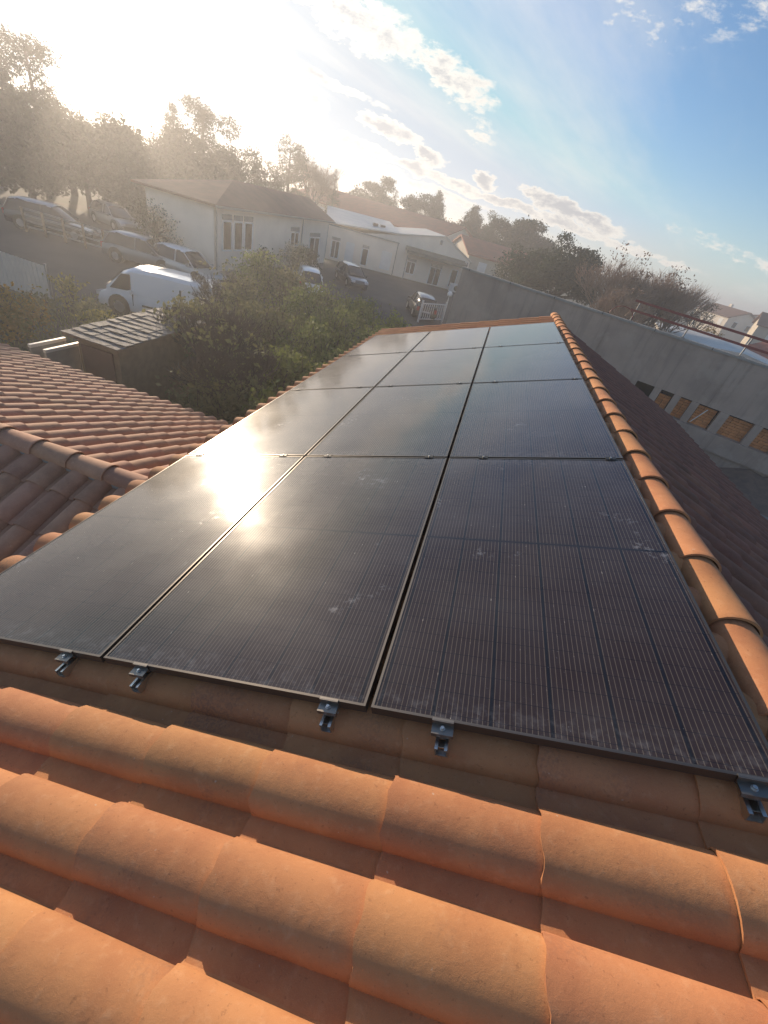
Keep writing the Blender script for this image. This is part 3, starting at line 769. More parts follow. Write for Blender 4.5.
gable_house('red_roof_house', .8, 66.5, math.radians(112), 10, 12, 4.0, 1.5, 'cream_render', 'old_roof', 'cream house with a red tiled roof between the white hall and the umbrella pine', chim=False)
# beyond the grey wall
gable_house('brick_red_house', 32, 46, math.radians(30), 8, 11, 3.2, 1.3, 'red_paint', 'old_roof', 'low red walled house behind the right end of the guard rail')
t = gable_house('pale_shed', 21, 42, math.radians(-12), 9, 14, 3.1, .5, 'concrete_pale', 'zinc_sheet', 'low pale shed with a flat metal roof beyond the grey wall', 'shed', win=2, chim=False)
spots = [(52, 118, 20, 'white house with a brown roof, leftmost of the far houses on the right'), (64, 128, -30, 'second far white house with a brown roof, right of the leftmost one'), (63, 96, 50, 'far pale house with a brown roof, below the two white ones'), (76, 112, 10, 'far pale house cut by the right edge of the picture'), (50, 84, 70, 'nearest of the far pale houses, just above the red rail')]
for i, (x, y, a, lb) in enumerate(spots):
    gable_house('far_house', x, y, math.radians(a), 8 + i % 2, 10 + i, 4.6 + .5 * (i % 3), 1.6, ('white_render', 'white_render', 'cream_render', 'white_render', 'cream_render')[i], ('brown_roof', 'old_roof')[i % 2], lb, group='pale houses far off to the right')

# ------------------------------------------------------------------ left side: road fence, corrugated fence, shed, frame
rf = thing('road_fence', (-21.6, 23.2, GZ), math.radians(8), 'low rail fence beside the road in front of the parked wagon', 'fence')
for i in range(8):
    MB().box(-4.2 + i * 1.2, -4.12 + i * 1.2, -.05, .05, 0, 1.25).build('post', 'wood', rf)
for z in (.25, .55, .85, 1.15): MB().box(-4.3, 4.4, .051, .085, z, z + .09).build('rail', 'grey_metal', rf)
cf = thing('corrugated_fence', (-16.2, 13.55, GZ), math.radians(-2), 'ribbed pale metal fence panel beside the road at the far left', 'fence')
for q in range(6):
    m = MB(); x0 = 1.75 - 1.0 * (q + 1)
    for i in range(10):
        x = x0 + i * .1; up = .028 if i % 2 == 0 else -.028
        m.add([(x, up, .03), (x + .1, -up, .03), (x + .1, -up, 1.35), (x, up, 1.35)], [(0, 1, 2, 3)])
    s = m.build('panel', 'zinc_sheet', cf)
for x in (1.78, -1.2, -4.2): MB().box(x - .04, x + .04, .03, .11, 0, 1.42).build('post', 'grey_metal', cf)
sh = thing('garden_shed', (-6.45, 9.0, GZ), 0, 'small dark shed with a shiny patched sheet roof just beyond the wing roof', 'shed')
MB().box(-.55, .55, -1.45, 1.5, 0, 1.95).build('wall', 'wood', sh)
vary('shed_sheet', (.26, .24, .22), (.10, .09, .08), 9, .8, 1.0, 30, .0, spec=.2)
SHM = MB().hexa([(0, 0, 0), (.31, 0, .004), (.31, .30, -.006), (0, .30, -.01), (0, 0, .014), (.31, 0, .018), (.31, .30, .008), (0, .30, .004)]).mesh('sheet_shape', 'shed_sheet')
for i in range(5):
    for k in range(12):
        inst('roof_slate', SHM, sh, (-.76 + i * .30 + jig(.01), -1.68 + k * .275 + jig(.012), 2.03 + .012 * k + rnd.uniform(0, .008)), (jig(.035), jig(.035), jig(.02)))
MB().hexa([(-.74, -1.66, 1.96), (.74, -1.66, 1.96), (.74, 1.72, 2.09), (-.74, 1.72, 2.09), (-.74, -1.66, 2.02), (.74, -1.66, 2.02), (.74, 1.72, 2.15), (-.74, 1.72, 2.15)]).build('roof_deck', 'wood', sh)
MB().box(-.45, .4, -1.49, -1.45, 0, 1.8).build('door', 'brown_roof', sh)
fr = thing('cold_frame', (-7.3, 7.2, GZ), 0, 'grey metal frame with a pale top bar between the wing roof and the shed', 'frame')
for x, y in ((-.2, -.42), (.2, -.42), (-.2, .42), (.2, .42)): MB().box(x - .03, x + .03, y - .03, y + .03, 0, 1.68).build('post', 'grey_metal', fr)
for x in (-.2, .2): MB().box(x - .035, x + .035, -.46, .46, 1.68, 1.75).build('top_bar', 'zinc_sheet', fr)
for x in (-.2, .2): MB().box(x - .008, x + .008, -.385, .385, .1, 1.675).build('pane', 'grey_metal', fr)
# white gate and lantern by the corner of the grey wall
gt = thing('white_gate', (-2.1, 33.2, GZ), math.radians(62), 'white barred gate standing between the dark hatchback and the grey wall', 'gate')
for x in (-1.5, 1.5): MB().box(x - .05, x + .05, -.05, .05, 0, 1.5).build('post', 'white_paint', gt)
for z in (.2, 1.25): MB().box(-1.45, 1.45, -.025, .025, z, z + .07).build('rail', 'white_paint', gt)
for i in range(11): MB().box(-1.3 + i * .26 - .02, -1.3 + i * .26 + .02, -.018, .018, .27, 1.25).build('bar', 'white_paint', gt)
lp = thing('lantern_post', (-1.35, 34.3, GZ), 0, 'short white lantern post beside the white gate', 'lamp')
MB().tube((0, 0, 0), (0, 0, 1.9), .05, .035).build('post', 'white_paint', lp)
def ball(r, z0, n=12, k=8):
    m = MB(); m.v.append((0, 0, z0 - r))
    for j in range(1, k):
        a = -PI / 2 + PI * j / k
        for i in range(n): m.v.append((r * math.cos(a) * math.cos(2 * PI * i / n), r * math.cos(a) * math.sin(2 * PI * i / n), z0 + r * math.sin(a)))
    m.v.append((0, 0, z0 + r)); N2 = len(m.v) - 1
    for i in range(n): m.f.append((0, 1 + (i + 1) % n, 1 + i)); m.f.append((N2, 1 + (k - 2) * n + i, 1 + (k - 2) * n + (i + 1) % n))
    for j in range(k - 2):
        for i in range(n): a = 1 + j * n + i; b = 1 + j * n + (i + 1) % n; m.f.append((a, b, b + n, a + n))
    return m
ball(.2, 2.08).build('globe', 'globe', lp, smooth=True)

# ================================================================== vehicles
def loft(sections, close=True):
    """sections: list of rings, all with the same number of points"""
    m = MB(); n = len(sections[0])
    for r in sections: m.v += [tuple(p) for p in r]
    for k in range(len(sections) - 1):
        for i in range(n):
            j = (i + 1) % n; m.f.append((k * n + i, k * n + j, (k + 1) * n + j, (k + 1) * n + i))
    m.f.append(tuple(range(n - 1, -1, -1))); m.f.append(tuple(range((len(sections) - 1) * n, len(sections) * n)))
    return m
def make_car(name, L, Wd, H, paint, style, label, group, loc, rz, roofm=None):
    t = thing(name, loc, rz, label, 'van' if style == 'van' else 'car', group)
    hw = Wd / 2; belt = H * (.60 if style != 'van' else .52); sill = .24
    # lower body stations: x, top z, half width factor (front is +x)
    if style == 'van':
        st = [(-L / 2, .55, .90), (-L / 2 + .03, belt, .97), (-L / 2 + .5, belt, 1), (L * .22, belt, 1), (L * .30, belt - .02, .99), (L * .42, belt * .88, .95), (L / 2 - .12, belt * .74, .88), (L / 2, .5, .80)]
        cab = [(-L / 2 + .03, belt, .96, H * .93), (-L / 2 + .12, belt, .96, H), (0, belt, .96, H), (L * .20, belt, .96, H * .97), (L * .27, belt, .93, H * .88), (L * .41, belt * .9, .86, belt * 1.02)]
    else:
        rear = {'hatch': -.47, 'suv': -.47, 'wagon': -.48, 'saloon': -.36}[style]
        st = [(-L / 2, .5, .86), (-L / 2 + .06, belt * .92, .94), (-L * .38, belt, 1), (0, belt, 1), (L * .22, belt * .97, .99), (L * .36, belt * .90, .95), (L / 2 - .12, belt * .78, .88), (L / 2, .42, .78)]
        cab = [(L * rear, belt * .97, .88, belt * 1.03), (L * rear + .30, belt, .86, H * .93), (L * rear + .7, belt, .84, H), (0, belt, .84, H), (L * .07, belt, .83, H * .97), (L * .26, belt * .95, .84, belt * 1.01)]
    rings = []
    for x, z, k in st:
        w = hw * k
        rings.append([(x, -w * .93, sill), (x, -w, sill + .16), (x, -w, z * .72), (x, -w * .93, z - .03), (x, -w * .80, z), (x, w * .80, z), (x, w * .93, z - .03), (x, w, z * .72), (x, w, sill + .16), (x, w * .93, sill)])
    b = loft(rings).build('body', paint, t); auto_smooth(b, 35)
    rings = []
    for x, zb, k, z in cab:
        w = hw * k; wt = w * (.80 if style != 'van' else .93); zm = zb + (z - zb) * .86
        rings.append([(x, -w * 1.04, zb - .05), (x, -wt * 1.02, zm), (x, -wt * .86, z), (x, 0, z + .02), (x, wt * .86, z), (x, wt * 1.02, zm), (x, w * 1.04, zb - .05)])
    if style == 'van':
        c = loft(rings).build('cargo_shell', paint, t); auto_smooth(c, 35)
        for s in (1, -1): MB().add([(L * .20, s * hw * 1.0, belt + .05), (L * .375, s * hw * .935, belt + .0), (L * .27, s * hw * .925, H * .84), (L * .20, s * hw * .945, H * .86)], [(0, 1, 2, 3)]).build('side_window', 'window_glass', t)
        MB().add([(L * .288, -hw * .76, H * .87), (L * .288, hw * .76, H * .87), (L * .418, hw * .78, belt * 1.05), (L * .418, -hw * .78, belt * 1.05)], [(0, 1, 2, 3)]).build('windscreen', 'window_glass', t)
        for s in (1, -1):
            MB().box(-L * .20, -L * .19, s * hw * .90, s * hw * 1.008, .5, H * .8).build('door_seam', 'frame_dark', t); MB().box(L * .19, L * .195, s * hw * .90, s * hw * 1.008, .5, belt).build('door_seam', 'frame_dark', t); MB().box(-L * .45, L * .12, s * hw * 1.0, s * hw * 1.02, .55, .62).build('side_moulding', 'frame_dark', t)
    else:
        c = loft(rings).build('windows', 'window_glass', t); auto_smooth(c, 35)
        x0, x1 = cab[1][0] - .03, cab[4][0] + .03; wt = hw * .84 * .80
        r = MB(); xs = [x0, x0 + .35, (x0 + x1) / 2, x1 - .25, x1]; zs = [H * .935, H + .005, H + .03, H + .012, H * .975]
        for x, z in zip(xs, zs):
            for y, dz in ((-wt * 1.0, -.10), (-wt * .84, .012), (0, .035), (wt * .84, .012), (wt * 1.0, -.10)): r.v.append((x, y, z + dz))
        for i in range(4):
            for j in range(4): a = i * 5 + j; r.f.append((a, a + 1, a + 6, a + 5))
        ro = r.build('roof', roofm or paint, t, smooth=True)
        for s in (1, -1):
            for (xa, za), (xb, zb2) in (((cab[-1][0], cab[-1][1]), (cab[4][0], H * .96)), ((cab[0][0] + .02, belt), (cab[1][0], H * .93)), ((-.05 * L, belt - .03), (-.06 * L, H * .96))):
                MB().tube((xa, s * hw * .885, za), (xb, s * wt * 1.03, zb2), .04, .035, n=6).build('pillar', paint, t)
    r = .33 if style != 'van' else .35
    for sx in (-L * .31, L * .31):
        for s in (1, -1):
            w = MB().tube((sx, s * (hw - .20), r), (sx, s * (hw + .012), r), r, n=18).build('wheel', 'rubber_black', t)
            MB().tube((sx, s * (hw + .012), r), (sx, s * (hw + .022), r), r * .62, n=12).build('rim', 'hub', w)
            MB().tube((sx, s * (hw - .3), r + .03), (sx, s * (hw + .006), r + .03), r + .07, n=18).build('wheel_arch', 'frame_dark', t)
    for s in (1, -1):
        MB().rbox((L / 2 - .10, s * hw * .66, belt * .68), (.10, 0, -.02), (0, .16, 0), (0, 0, .07)).build('headlight', 'lamp_clear', t)
        MB().rbox((-L / 2 + .03, s * hw * .78, belt * .80), (.04, 0, 0), (0, .09, 0), (0, 0, .14)).build('tail_light', 'tail_red', t)
        MB().rbox((L * .20, s * (hw + .09), belt + .02), (.05, 0, 0), (0, .09, 0), (0, 0, .07)).build('mirror', paint, t)
    MB().box(-L / 2 - .02, -L / 2 + .02, -.26, .26, .55, .66).build('number_plate', 'white_paint', t)
    MB().box(L / 2 - .03, L / 2 + .02, -hw * .6, hw * .6, .32, .50).build('grille', 'frame_dark', t)
    return t
G1 = 'cars parked round the car park and road'
make_car('parked_van', 4.9, 1.85, 1.9, 'car_white', 'van', 'white panel van parked behind the garden shed, its nose to the left', G1, (-11.1, 15.9, GZ + .02), math.radians(194))
make_car('parked_car', 4.1, 1.78, 1.62, 'car_white', 'suv', 'small white car parked nose left between the hedge and the white annex', G1, (-10.9, 30.3, GZ + .02), math.radians(118))
make_car('parked_car', 4.5, 1.8, 1.5, 'car_dark', 'wagon', 'dark wagon with a shining roof parked beside the small white car', G1, (-10.6, 39.0, GZ + .02), math.radians(-52), 'car_silver')
make_car('parked_car', 4.1, 1.75, 1.55, 'car_dark', 'hatch', 'dark hatchback parked beside the white gate', G1, (-3.3, 34.9, GZ + .02), math.radians(112), 'car_grey')
make_car('parked_car', 4.6, 1.8, 1.55, 'car_dark', 'wagon', 'dark car with a shining roof behind the low road fence, leftmost of all', G1, (-25.3, 24.2, GZ + .02), math.radians(22), 'car_silver')
make_car('parked_car', 4.3, 1.78, 1.5, 'car_grey', 'hatch', 'grey car parked across the road beyond the low rail fence, under the trees', G1, (-27.6, 31.6, GZ + .02), math.radians(-20))
make_car('parked_car', 4.3, 1.78, 1.5, 'car_grey', 'hatch', 'grey car with a glinting roof at the road, behind the white van', G1, (-18.2, 23.4, GZ + .02), math.radians(12), 'car_silver')
make_car('parked_car', 4.3, 1.78, 1.52, 'car_silver', 'hatch', 'silver car right behind the white van, nose to the annex', G1, (-15.6, 23.6, GZ + .02), math.radians(-8), 'car_white')
# ================================================================== trees, shrubs, hedge
def leaf_cloud(m, r, blobs, per, size, flat=0.):
    """leaf faces gathered in small clumps spread through each blob (cx,cy,cz,rx,ry,rz)"""
    for cx, cy, cz, rx, ry, rz in blobs:
        for _ in range(max(3, int(1.5 * per * (rx * ry * rz) ** (2 / 3.)))):
            while True:
                p = Vector((r.uniform(-1, 1), r.uniform(-1, 1), r.uniform(-1, 1)))
                if .2 < p.length < 1: break
            p = p.normalized() * (p.length ** .5) * r.uniform(.85, 1.12)
            c = Vector((cx + p.x * rx, cy + p.y * ry, cz + p.z * rz)); cr = size * r.uniform(1.2, 2.6)
            for _ in range(8):
                q = c + Vector((r.gauss(0, cr), r.gauss(0, cr), r.gauss(0, cr * .6)))
                s = size * r.uniform(.5, 1.2)
                a = Vector((r.uniform(-1, 1), r.uniform(-1, 1), r.uniform(-1, 1))).normalized()
                b = a.cross(Vector((r.uniform(-1, 1), r.uniform(-1, 1), r.uniform(-1, 1)))).normalized()
                n = len(m.v)
                m.v += [tuple(q + a * s), tuple(q + b * s * .6), tuple(q - a * s), tuple(q - b * s * .6)]; m.f.append((n, n + 1, n + 2, n + 3))
def limb(m, p0, p1, r0, r1, n=6): m.tube(p0, p1, r0, r1, n, caps=False)
def shift(m, dx, dy): m.v = [(x + dx, y + dy, z) for x, y, z in m.v]; return m
def tree(x, y, h, w, kind, leaf, label, seed, group=None, z0=GZ, name=None, cut=0.):
    r = random.Random(seed); t = thing(name or kind + '_tree', (x, y, z0), r.uniform(0, 6), label, 'tree', group)
    tm, cm = MB(), MB(); R = w / 2
    size = max(.07, min(.20, w * .020))
    if kind == 'umbrella_pine':
        tops = []
        base = h * .30
        limb(tm, (0, 0, 0), (.1, 0, base), .36, .28, 9)
        bl = []
        for i in range(44):
            a = r.uniform(0, 2 * PI); d = R * math.sqrt(r.uniform(.0, .86)); z = h * .52 + h * .42 * math.sqrt(max(0, 1 - (d / R) ** 2)) * r.uniform(.1, 1) - h * .12 * (d / R)
            p = (d * math.cos(a), d * math.sin(a), z); k = R * r.uniform(.2, .32)
            bl.append((*p, k, k, k * .6)); 
            if i % 2 == 0: limb(tm, (.1, 0, base + r.uniform(-.3, .6)), (p[0], p[1], p[2] - k * .3), .13, .04)
        leaf_cloud(cm, r, bl, 62, size * .75)
    elif kind == 'conifer':
        limb(tm, (0, 0, 0), (0, 0, h * .96), .24, .03, 8); bl = []
        n = int(h * 3.0)
        for i in range(n):
            q = i / n; z = h * (.14 + .84 * q); rad = R * (1 - q) ** .75 * r.uniform(.85, 1.3) + .2
            for k in range(4):
                a = r.uniform(0, 2 * PI); d = rad * .62
                bl.append((d * math.cos(a), d * math.sin(a), z - .15 * rad, rad * .5, rad * .5, max(.2, h * .03)))
            limb(tm, (0, 0, z), (rad * .9 * math.cos(a), rad * .9 * math.sin(a), z - .1 * rad), .04, .015, 4)
        leaf_cloud(cm, r, bl, 60, size * .8)
    elif kind == 'cedar':                       # open layered crown on a visible trunk
        limb(tm, (0, 0, 0), (.15, .1, h * .9), .32, .06, 8); bl = []
        for i in range(int(20 + h * .8)):
            z = h * r.uniform(.30, .97); a = r.uniform(0, 2 * PI); rad = R * r.uniform(.35, 1.1) * (1.2 - .5 * z / h)
            p = (rad * .72 * math.cos(a), rad * .72 * math.sin(a), z)
            bl.append((*p, max(.5, rad * .5), max(.5, rad * .5), h * .055)); limb(tm, (0, 0, z - .4), p, .07, .03, 5)
        leaf_cloud(cm, r, bl, 62, size * .85)
    elif kind == 'bare':
        def grow(p, d, L, rad, lev):
            q = p + d * L; limb(tm if lev < 3 else cm, p, q, rad, rad * .62, 5 if lev < 2 else 3)
            if lev >= 5: return
            for _ in range(4 if lev < 4 else 4):
                e = (d + Vector((r.uniform(-1, 1), r.uniform(-1, 1), r.uniform(-.35, .8))) * (.55 + .08 * lev)).normalized()
                if lev >= 4: e = (e + Vector((0, 0, .25))).normalized()
                grow(q - d * L * r.uniform(0, .35), e, L * r.uniform(.62, .82), max(rad * .58, .008), lev + 1)
        n0 = 3
        for i in range(n0):
            a = 2 * PI * i / n0 + r.uniform(-.4, .4); k = R / h * 1.0
            grow(Vector((.15 * math.cos(a), .15 * math.sin(a), 0)), Vector((k * math.cos(a), k * math.sin(a), 1)).normalized(), h * .30, .14, 0)
        if leaf:
            lm = MB(); bl = [(R * r.uniform(-.75, .75), R * r.uniform(-.75, .75), h * r.uniform(.28, .85), R * .28, R * .28, h * .13) for _ in range(12)]
            leaf_cloud(lm, r, bl, 16, .09); lm.build('leaves', leaf, t)
        tm.build('trunk', 'bark', t); cm.build('crown', 'twig' if h > 4 else 'bark', t); return t
    else:                                       # bushy round broadleaf or evergreen
        limb(tm, (0, 0, 0), (0, 0, h * .5), .05 * h ** .8, .03 * h ** .8, 8); bl = []
        for i in range(15):
            a = r.uniform(0, 2 * PI); d = R * math.sqrt(r.uniform(0, .7)); q = 1 - (d / R) ** 2
            z = h * (.46 + .42 * q * r.uniform(-.8, 1)); k = R * r.uniform(.28, .42)
            bl.append((d * math.cos(a), d * math.sin(a), z, k, k, k * .85)); limb(tm, (0, 0, h * .35), bl[-1][:3], .08, .03, 4)
        leaf_cloud(cm, r, bl, 46, size)
    tm.build('trunk', 'bark', t); cm.build('crown', leaf, t)
    return t
def top_tree(px, py, D, wpx, kind, leaf, label, seed, group=None):
    """tree whose top shows at the given spot of the picture, standing at distance D"""
    p = at_d(px, py, D); zd = sum(ROWS[2][i] * (p - CAM)[i] for i in range(3)); w = wpx * zd / 414.0
    return tree(p.x, p.y, (p.z - GZ) * (1.10 if kind == 'bare' else 1.0), w, kind, leaf, label, seed, group)
GT = 'tall trees in the backlit row beyond the road'
row = [(-20, 30, 62, 90, 'cedar', 'leaf_pine', 'tall feathery evergreen at the left edge of the picture'), (22, 22, 58, 70, 'cedar', 'leaf_pine', 'tallest feathery evergreen at the upper left corner'),
       (52, 55, 60, 60, 'bushy', 'leaf_dark', 'broad dark tree right of the tallest evergreen'), (92, 82, 62, 62, 'bushy', 'leaf_dark', 'dark bushy tree under the glare, above the grey car'),
       (128, 98, 64, 60, 'bushy', 'leaf_dark', 'lower bushy tree just under the sun'), (172, 97, 66, 44, 'conifer', 'leaf_dark', 'pointed tree just right of the sun'),
       (203, 96, 64, 50, 'cedar', 'leaf_dark', 'layered dark tree above the annex roof'), (238, 110, 66, 56, 'bushy', 'leaf_dark', 'rounded dark tree above the annex roof'),
       (268, 140, 68, 44, 'bushy', 'leaf_dark', 'smaller rounded tree left of the spreading one'), (292, 136, 70, 42, 'cedar', 'leaf_dark', 'spreading layered tree above the end of the annex'),
       (316, 153, 76, 34, 'bare', 'leaf_brown', 'thin bare tree beside the spreading layered one'), (337, 166, 80, 17, 'conifer', 'leaf_dark', 'slim pointed conifer left of the round cedar')]
for i, (px, py, D, w, k, lf, lb) in enumerate(row): top_tree(px, py, D, w, k, lf, lb, 100 + i, GT)
for i, (px, py, D, w, k, lf, lb) in enumerate([
    (8, 78, 52, 125, 'bushy', 'leaf_dark', 'dense dark shrubby tree behind the leftmost car'), (75, 105, 52, 120, 'bushy', 'leaf_dark', 'dense dark shrubby tree behind the grey car across the road'),
    (140, 125, 54, 115, 'bushy', 'leaf_dark', 'low dense tree in the brightest glare'), (200, 130, 62, 90, 'bushy', 'leaf_dark', 'low dense tree behind the near end of the annex')]):
    top_tree(px, py, D, w, k, lf, lb, 140 + i, 'dense shrubby trees at the far side of the road')
GS = 'evergreens on the skyline behind the roofs'
sky_row = [(360, 182, 100, 20, 'bushy', 'leaf_olive', 'small hazy tree low on the skyline left of the round cedar'), (384, 178, 92, 28, 'cedar', 'leaf_pine', 'round topped cedar above the faded red roof'),
           (397, 190, 90, 13, 'conifer', 'leaf_dark', 'narrow conifer touching the round cedar'), (417, 195, 88, 30, 'cedar', 'leaf_pine', 'cedar with an open ring shaped crown'),
           (441, 191, 88, 24, 'conifer', 'leaf_pine', 'tallest pointed conifer on the skyline right of the open cedar'), (404, 205, 86, 26, 'bushy', 'leaf_olive', 'brownish bush below the two cedars'),
           (455, 213, 86, 34, 'bushy', 'leaf_brown', 'brown leafless looking bush right of the pointed conifer'), (478, 205, 84, 27, 'conifer', 'leaf_dark', 'ragged conifer above the cream gable'),
           (500, 217, 82, 20, 'cedar', 'leaf_dark', 'thin leaning pine left of the dark round group'), (520, 219, 78, 46, 'cedar', 'leaf_pine', 'dark spreading pine left of the umbrella pine'),
           (545, 229, 76, 44, 'cedar', 'leaf_pine', 'low dark pine joining the umbrella pine on its left')]
for i, (px, py, D, w, k, lf, lb) in enumerate(sky_row): top_tree(px, py - 2, D, w * 1.45, k, lf, lb, 200 + i, GS)
top_tree(577, 232, 47, 92, 'umbrella_pine', 'leaf_pine', 'broad dark umbrella pine above the grey wall', 301)
top_tree(534, 238, 52, 54, 'bushy', 'leaf_pine', 'dark bush filling in at the left foot of the umbrella pine', 302)
GB = 'brown bare trees behind the guard rail'
for i, (px, py, D, w, lb) in enumerate([(641, 252, 42, 52, 'tallest brown bare tree, directly right of the umbrella pine'), (668, 268, 46, 44, 'brown bare tree in the middle of the brown group'),
        (694, 270, 46, 46, 'brown bare tree at the right end of the brown group'), (634, 284, 38, 34, 'low reddish bare tree right beside the umbrella pine')]):
    top_tree(px, py, D, w, 'bare', 'leaf_brown', lb, 320 + i, GB)
top_tree(717, 294, 62, 34, 'bushy', 'leaf_pine', 'small round dark evergreen right of the brown bare trees', 330)
top_tree(724, 315, 54, 22, 'bushy', 'leaf_autumn', 'ochre coloured bush in front of the far white houses', 331)
LOW = ['left of the round cedar', 'behind the faded red roof', 'under the open cedar', 'under the pointed conifer', 'above the cream gable', 'behind the red roof house', 'left of the umbrella pine']
for i, (px, py, w) in enumerate([(356, 192, 40), (385, 200, 44), (412, 212, 44), (440, 216, 44), (468, 224, 46), (495, 232, 46), (522, 240, 44)]):
    top_tree(px, py - 3, 96 - i, w * 1.4, 'bushy', ('leaf_dark', 'leaf_brown', 'leaf_dark')[i % 3], 'low hazy tree in the mass along the skyline, ' + LOW[i], 260 + i, 'low trees filling the skyline behind the roofs')
tree(-18.4, 24.5, 4.7, 3.0, 'bushy', 'leaf_dark', 'dark olive tree in front of the near end of the white annex', 290)
far_g = 'far trees along the horizon'
rr_ = random.Random(77)
for i in range(14):
    a = math.radians(-12 + i * 4.9 + rr_.uniform(-1.5, 1.5)); D = rr_.uniform(150, 230)
    t = tree(D * math.sin(a), D * math.cos(a), rr_.uniform(5, 8.5), rr_.uniform(8, 13), 'bushy', ('leaf_dark', 'leaf_olive', 'leaf_brown')[i % 3], 'distant hazy tree far off along the horizon', 400 + i, far_g)

# hedge and shrubs between the house and the car park
def shrub(x, y, h, w, leaf, label, seed, group, dens=52, size=.085, d=None, name='shrub'):
    r = random.Random(seed); t = thing(name, (x, y, GZ), r.uniform(0, 6), label, 'shrub', group); tm, cm = MB(), MB(); R = w / 2; bl = []
    for i in range(9):
        a = r.uniform(0, 2 * PI); dd = R * r.uniform(.1, .62)
        p = (dd * math.cos(a), dd * math.sin(a), h * r.uniform(.3, .80)); k = R * r.uniform(.35, .5)
        bl.append((*p, k, k, min(k, h * .26))); limb(tm, (r.uniform(-.15, .15), r.uniform(-.15, .15), 0), p, .05, .02, 4)
    for i in range(26):                         # loose shoots above the mass
        a = r.uniform(0, 2 * PI); dd = R * r.uniform(.0, .8); p = Vector((dd * math.cos(a), dd * math.sin(a), h * .65)); q = p + Vector((r.uniform(-.3, .3), r.uniform(-.3, .3), h * r.uniform(.16, .36)))
        limb(tm, p, q, .012, .006, 3)
        for _ in range(10):
            c = p.lerp(q, r.random()) + Vector((r.gauss(0, .06), r.gauss(0, .06), 0)); s = size * .7
            aa = Vector((r.uniform(-1, 1), r.uniform(-1, 1), r.uniform(-1, 1))).normalized(); b = aa.cross(Vector((.3, .5, .8))).normalized(); n = len(cm.v)
            cm.v += [tuple(c + aa * s), tuple(c + b * s * .5), tuple(c - aa * s), tuple(c - b * s * .5)]; cm.f.append((n, n + 1, n + 2, n + 3))
    leaf_cloud(cm, r, bl, dens, size)
    tm.build('stem', 'bark', t); cm.build('foliage', leaf, t); return t
GH = 'evergreen shrubs of the tall hedge behind the house'
hedge = [(-1.9, 17.6, 2.9, 'leaf_hedge'), (-3.6, 18.6, 2.9, 'leaf_hedge'), (-5.4, 18.9, 3.0, 'leaf_hedge'), (-7.2, 19.0, 3.1, 'leaf_olive'), (-8.9, 19.4, 3.2, 'leaf_hedge'),
         (-1.9, 15.2, 2.6, 'leaf_hedge'), (-3.6, 15.8, 2.8, 'leaf_hedge'), (-5.4, 16.2, 2.9, 'leaf_hedge'), (-7.2, 15.6, 2.8, 'leaf_olive'),
         (-1.8, 12.8, 2.4, 'leaf_hedge'), (-3.5, 13.2, 2.6, 'leaf_hedge'), (-5.2, 13.4, 2.6, 'leaf_olive'), (-1.7, 10.6, 2.1, 'leaf_hedge'), (-3.4, 10.7, 2.3, 'leaf_hedge'), (-1.8, 8.4, 2.0, 'leaf_hedge'), (-3.5, 8.2, 2.1, 'leaf_olive'), (-7.0, 12.6, 2.2, 'leaf_olive')]
where = ['at the corner by the gable', 'back row, second from the gable', 'back row, third from the gable', 'back row, fourth from the gable', 'back row, farthest from the gable', 'second row, against the eave', 'second row, second from the eave',
         'second row, third from the eave', 'second row, farthest from the eave', 'third row, against the eave', 'third row, middle', 'third row, outer one', 'fourth row, against the eave', 'fourth row, beside the eave shrub', 'nearest one under the eave', 'nearest one beside the shed', 'thin one just behind the shed']
for i, (x, y, h, lf) in enumerate(hedge): shrub(x, y, h, 2.5, lf, 'dense shrub of the hedge, ' + where[i], 500 + i, GH, 70)
for i, (x, y, h, w, lb) in enumerate([(-5.6, 10.6, 3.3, 3.0, 'bare brown shrub of thin twigs between the shed and the hedge'), (-6.9, 12.4, 2.7, 2.8, 'bare brown shrub in front of the white van'), (-4.0, 8.9, 2.9, 2.6, 'bare brown shrub close to the eave'), (-8.8, 16.2, 3.0, 2.8, 'bare brown shrub at the rear of the white van')]):
    tree(x, y, h, w, 'bare', 'leaf_olive', lb, 540 + i, 'bare shrubs among the hedge', name='bare_shrub')
shrub(-12.0, 9.9, 1.5, 2.4, 'leaf_autumn', 'orange and yellow autumn shrub at the far left above the wing roof', 550, None, 60)
shrub(-13.2, 8.6, 1.6, 2.0, 'leaf_autumn', 'smaller orange autumn shrub at the very left edge', 551, None, 60)
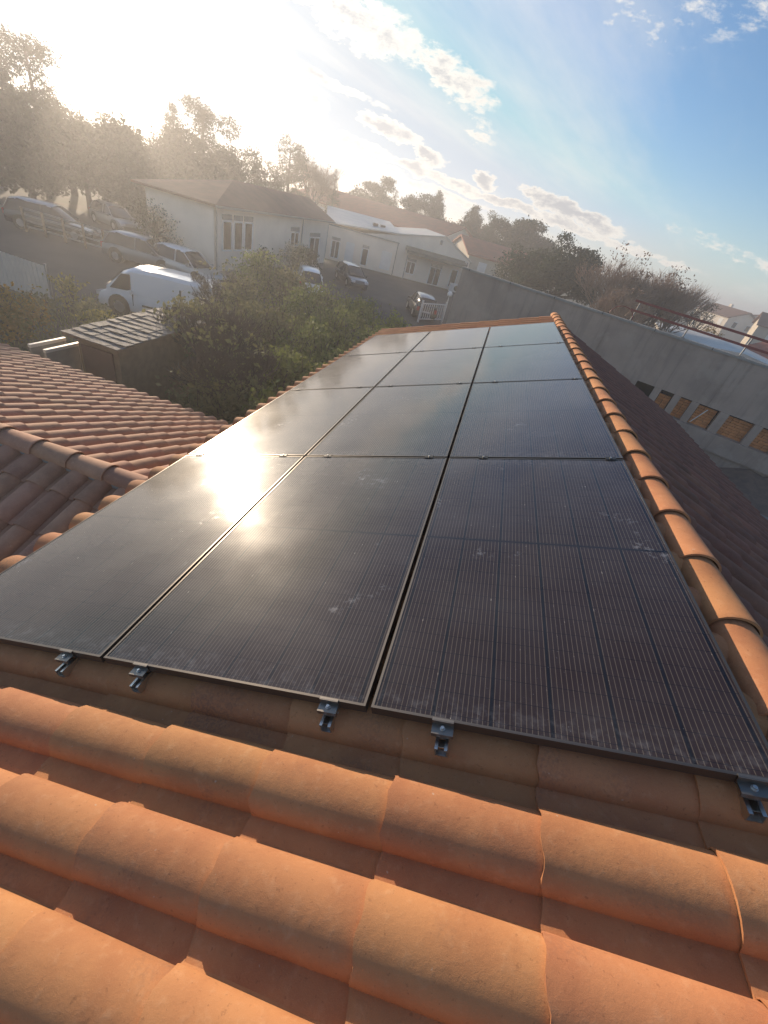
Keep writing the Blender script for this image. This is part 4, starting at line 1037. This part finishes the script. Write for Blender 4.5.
for i, (x, y, h, w, lf, lb) in enumerate([(-13.3, 13.3, 1.3, 1.0, 'leaf_yellow', 'thin yellow leaved shrub between the corrugated fence and the van'), (-10.6, 11.6, 1.0, 1.6, 'leaf_yellow', 'low yellow shrub behind the shed roof'), (-11.6, 12.4, .9, 1.8, 'leaf_olive', 'low olive shrub left of the van'), (-13.4, 12.0, .8, 1.5, 'leaf_olive', 'low olive shrub below the corrugated fence'),
        (-10.0, 24.6, 2.0, 2.4, 'leaf_dark', 'dark shrub at the edge of the car park'), (-12.9, 27.4, 2.3, 2.6, 'leaf_dark', 'dark shrub before the tall annex windows'), (-13.6, 33.5, 2.6, 2.4, 'leaf_olive', 'loose shrub against the annex wall'), (-13.9, 37.0, 2.2, 2.2, 'leaf_dark', 'dark shrub below the annex windows')]):
    shrub(x, y, h, w, lf, lb, 560 + i, None, 40)
# rough grass
def grass():
    r = random.Random(9); m = MB()
    for _ in range(16000):
        x, y = r.uniform(-15, 0), r.uniform(7, 20.3); h = r.uniform(.06, .22); a = r.uniform(0, 6); dx, dy = .015 * math.cos(a), .015 * math.sin(a)
        m.add([(x - dx, y - dy, GZ), (x + dx, y + dy, GZ), (x + r.uniform(-.05, .05), y + r.uniform(-.05, .05), GZ + h)], [(0, 1, 2)])
    tag(m.build('grass', 'leaf_hedge'), 'rough short grass growing between the shrubs', 'grass', kind='stuff')
grass()
# ================================================================== air
def haze():
    m = MB().box(-460, 460, -440, 480, GZ - 1.0, 8.2)
    mt = bpy.data.materials.new('haze'); mt.use_nodes = True; nt = mt.node_tree; nt.nodes.clear()
    o = nt.nodes.new('ShaderNodeOutputMaterial'); v = nt.nodes.new('ShaderNodeVolumePrincipled')
    v.inputs['Color'].default_value = (.93, .93, .95, 1); v.inputs['Density'].default_value = HAZE; v.inputs['Anisotropy'].default_value = .55
    nt.links.new(v.outputs[0], o.inputs['Volume']); MAT['haze'] = mt
    tag(m.build('haze', 'haze'), kind='stuff')
HAZE = .0038
haze()
